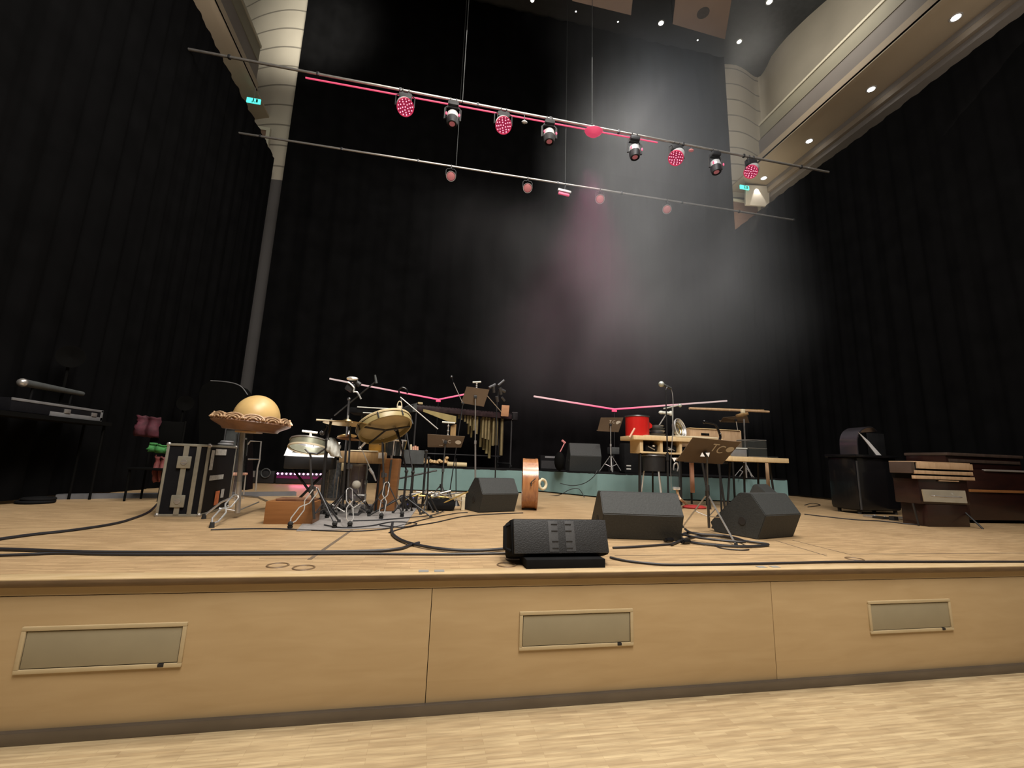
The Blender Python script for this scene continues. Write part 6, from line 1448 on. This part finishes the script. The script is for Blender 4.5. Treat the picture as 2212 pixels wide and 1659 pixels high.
floor_cable([(455, 1146), (520, 1144), (590, 1143.5), (680, 1147), (760, 1149), (830, 1144), (880, 1133), (930, 1120), (985, 1110), (1010, 1108)], 'thin black cable running below the drum kit', .006)
floor_cable([(700, 1137), (740, 1143), (800, 1139), (850, 1130), (900, 1134), (870, 1142), (820, 1138)], 'thin black cable looped on the grey rug', .006, lift=.008)
floor_cable([(760, 1128), (820, 1126), (870, 1122), (930, 1116), (960, 1106)], 'thin black cable leaving the grey rug to the hardware bag', .007, lift=.008)
floor_cable([(840, 1152), (880, 1140), (940, 1130), (1000, 1117), (1060, 1112), (1130, 1109)], 'thin black cable passing in front of the wedge with a handle hole', .006)
floor_cable([(1248, 1133), (1265, 1129), (1290, 1126)], 'short black cable end behind the front speaker', .009)
floor_cable([(1450, 1180), (1490, 1165), (1540, 1160), (1610, 1172), (1660, 1180), (1600, 1184), (1500, 1176), (1470, 1162), (1490, 1154), (1530, 1160)], 'black cable coil between the two black wedges', .012, lift=.002)
floor_cable([(1466, 1160), (1500, 1168), (1560, 1176), (1610, 1179), (1570, 1166), (1500, 1160), (1480, 1150)], 'second black cable coil under the foremost music stand', .012, lift=.022)
floor_cable([(1540, 1178), (1560, 1186), (1600, 1190), (1618, 1189)], 'thin cable end in front of the cable coil', .006)
floor_cable([(1738, 1112), (1790, 1118), (1850, 1124), (1905, 1127), (1960, 1133), (2000, 1136)], 'thin black cable from the sideways wedge to the organs', .008)
floor_cable([(1738, 1092), (1755, 1088), (1772, 1092), (1745, 1096)], 'small loop of cable on the floor right of the wedges', .007)
for x, y, lab in ((1447, 1172, 'black plug connector lying at the corner of the large wedge'), (1484, 1176, 'black plug connector lying on the cable coil')):
    q = fl(x, y); m_ = MB(); m_.cyl(q + V((-.04, 0, .022)), q + V((.04, .02, .022)), .02, n=12); m_.cyl(q + V((-.06, -.004, .022)), q + V((-.04, 0, .022)), .014, n=10); tag(m_.build('plug_connector', 'black_gloss'), lab, 'connector', 'plugs by the wedges')
def hang_cable(px, Yq, lab):
    pts = [at(x, y, Y_) for (x, y), Y_ in zip(px, Yq)]; m_ = MB(); m_.tube(bez(pts, 8), .008, 6); tag(m_.build('hanging_cable', 'cable_black'), lab, 'cable', 'cables hanging over the blue-green skirts')
hang_cable([(1290, 1016), (1282, 1030), (1262, 1044), (1236, 1049), (1210, 1044)], (8.9, 8.9, 9.1, 9.35, 9.6), 'cable sagging across the left face of the right platform')
hang_cable([(1160, 1070), (1205, 1070), (1230, 1058), (1250, 1056), (1262, 1074)], (9.6, 9.2, 9.1, 9.1, 8.9), 'cable running to the floor below the right platform')
for x, y, lab in ((600, 1222, 'round brown floor socket ring, leftmost near the stage edge'), (656, 1227, 'round brown floor socket ring beside the leftmost one'), (1094, 1221, 'round brown floor socket ring left of the front speaker'), (1846, 1208, 'round brown floor socket ring near the right stage edge')):
    q = fl(x, y); m_ = MB(); m_.torus(V((q.x, q.y, ST + .001)), .062, .006, None, 32, 6); tag(m_.build('floor_socket', 'nosing_dark'), lab, 'floor socket', 'floor sockets')
for x, y, lab in ((915, 1235.5, 'grey tape mark on the edge board, left of a pair'), (949, 1235, 'grey tape mark on the edge board, right of a pair'), (1640, 1224, 'grey tape mark on the edge board at the right, left of its pair'), (1668, 1223.5, 'grey tape mark on the edge board at the right, right of its pair')):
    q = fl(x, y); m_ = MB(); m_.box((q.x, YF + .03, ST + .0035), (.062, .05, .0015)); tag(m_.build('tape_mark', 'tape_grey'), lab, 'tape', 'tape marks on the stage edge')
# lamp for the sheet music
p = at(668, 925, 5.3); light('AREA', (p.x, p.y, p.z + .1), 3.0, (1, .95, .92), .3, at(668, 972, 5.9))

# ------------------------------------------------------------------ drifting stage smoke
def smoke(name, lab, pts, rx, ry, dens, col, ns, seed, zlo, zhi, thr=.42):
    c = sum(pts, V()) / len(pts)
    z0, z1 = min(p.z for p in pts), max(p.z for p in pts)
    a, b = pts[0], pts[-1]
    kx = (a.x - b.x) / (a.z - b.z); ky = (a.y - b.y) / (a.z - b.z)
    m = bpy.data.materials.new(name); m.use_nodes = True; nt = m.node_tree; nt.nodes.clear(); L = nt.links.new
    out = nt.nodes.new('ShaderNodeOutputMaterial'); pv = nt.nodes.new('ShaderNodeVolumeScatter'); pv.inputs['Color'].default_value = (*col, 1); pv.inputs['Anisotropy'].default_value = .1
    L(pv.outputs[0], out.inputs['Volume'])
    tc = nt.nodes.new('ShaderNodeTexCoord'); sp = nt.nodes.new('ShaderNodeSeparateXYZ'); L(tc.outputs['Object'], sp.inputs[0])
    def mth(op, x, y=None, z=None):
        k = nt.nodes.new('ShaderNodeMath'); k.operation = op
        for i, q in enumerate((x, y, z)):
            if q is None: continue
            if isinstance(q, (int, float)): k.inputs[i].default_value = q
            else: L(q, k.inputs[i])
        return k.outputs[0]
    wob = nt.nodes.new('ShaderNodeTexNoise'); wob.inputs['Scale'].default_value = .35; wob.inputs['Detail'].default_value = 1; L(tc.outputs['Object'], wob.inputs['Vector'])
    dx = mth('SUBTRACT', sp.outputs['X'], mth('MULTIPLY', sp.outputs['Z'], kx)); dx = mth('ADD', dx, mth('MULTIPLY', mth('SUBTRACT', wob.outputs['Fac'], .5), rx * 1.1))
    dy = mth('SUBTRACT', sp.outputs['Y'], mth('MULTIPLY', sp.outputs['Z'], ky))
    u = mth('MULTIPLY', dx, 1 / rx); v = mth('MULTIPLY', dy, 1 / ry)
    d2 = mth('ADD', mth('MULTIPLY', u, u), mth('MULTIPLY', v, v))
    fall = mth('MAXIMUM', mth('SUBTRACT', 1., mth('MULTIPLY', d2, .25)), 0.); fall = mth('POWER', fall, 2.0)
    no = nt.nodes.new('ShaderNodeTexNoise'); no.inputs['Scale'].default_value = ns; no.inputs['Detail'].default_value = 2.5; no.inputs['Distortion'].default_value = .7
    mp = nt.nodes.new('ShaderNodeMapping'); mp.inputs['Location'].default_value = (seed, seed * .7, seed * 1.3); mp.inputs['Scale'].default_value = (1, .6, .75); L(tc.outputs['Object'], mp.inputs[0]); L(mp.outputs[0], no.inputs['Vector'])
    mr = nt.nodes.new('ShaderNodeMapRange'); mr.inputs[1].default_value = thr - .18; mr.inputs[2].default_value = thr + .30; mr.inputs[3].default_value = .20; L(no.outputs['Fac'], mr.inputs[0])
    hz = nt.nodes.new('ShaderNodeMapRange'); hz.interpolation_type = 'SMOOTHSTEP'; hz.inputs[1].default_value = z0 - c.z - zlo; hz.inputs[2].default_value = z0 - c.z + zlo * 2; L(sp.outputs['Z'], hz.inputs[0])
    h2 = nt.nodes.new('ShaderNodeMapRange'); h2.interpolation_type = 'SMOOTHSTEP'; h2.inputs[1].default_value = z1 - c.z + zhi; h2.inputs[2].default_value = z1 - c.z - zhi; L(sp.outputs['Z'], h2.inputs[0])
    den = mth('MULTIPLY', mth('MULTIPLY', fall, mr.outputs[0]), mth('MULTIPLY', hz.outputs[0], h2.outputs[0])); den = mth('MULTIPLY', den, dens); L(den, pv.inputs['Density'])
    M[name] = m
    mb = MB(); w = 2.2
    def ring(p, z): return [V((p.x - rx * w, p.y - ry * w, z)), V((p.x + rx * w, p.y - ry * w, z)), V((p.x + rx * w, p.y + ry * w, z)), V((p.x - rx * w, p.y + ry * w, z))]
    lo = b if b.z < a.z else a; hi = a if lo is b else b
    def ext(z): return V((c.x + kx * (z - c.z), c.y + ky * (z - c.z), z))
    zb_, zt_ = max(z0 - zlo, ST + .6), min(z1 + zhi, CEIL - .1)
    mb.quadbox(ring(ext(zb_), zb_), ring(ext(zt_), zt_))
    o = mb.build(name, name, org=c, smooth=10); tag(o, lab, 'smoke', kind='stuff'); return o
smoke('stage_smoke', 'pale smoke plume drifting down through the right half of the lighting bars', [at(1435, 20, 9.3), at(1440, 300, 9.3), at(1462, 520, 9.3), at(1500, 790, 9.3)], 2.0, 1.0, .25, (.95, .97, 1.), .40, 3.1, 1.0, 2.5, .40)
smoke('stage_haze', 'faint magenta-lit haze spreading low in front of the back drape', [at(1290, 500, 10.9), at(1340, 700, 10.9), at(1400, 900, 10.9)], 2.9, .6, .20, (.95, .92, .95), .5, 7.7, .7, .9, .38)
light('SPOT', (4.4, 5.0, 12.6), 780, (.92, .96, 1), .5, (6.0, 9.4, 9.0), math.radians(84), 1.)
light('SPOT', (2.8, 5.2, 9.4), 400, (.98, .96, 1), .4, (6.0, 9.6, 4.6), math.radians(56), 1.)
SC.cycles.volume_step_rate = 1.6; SC.cycles.volume_max_steps = 32
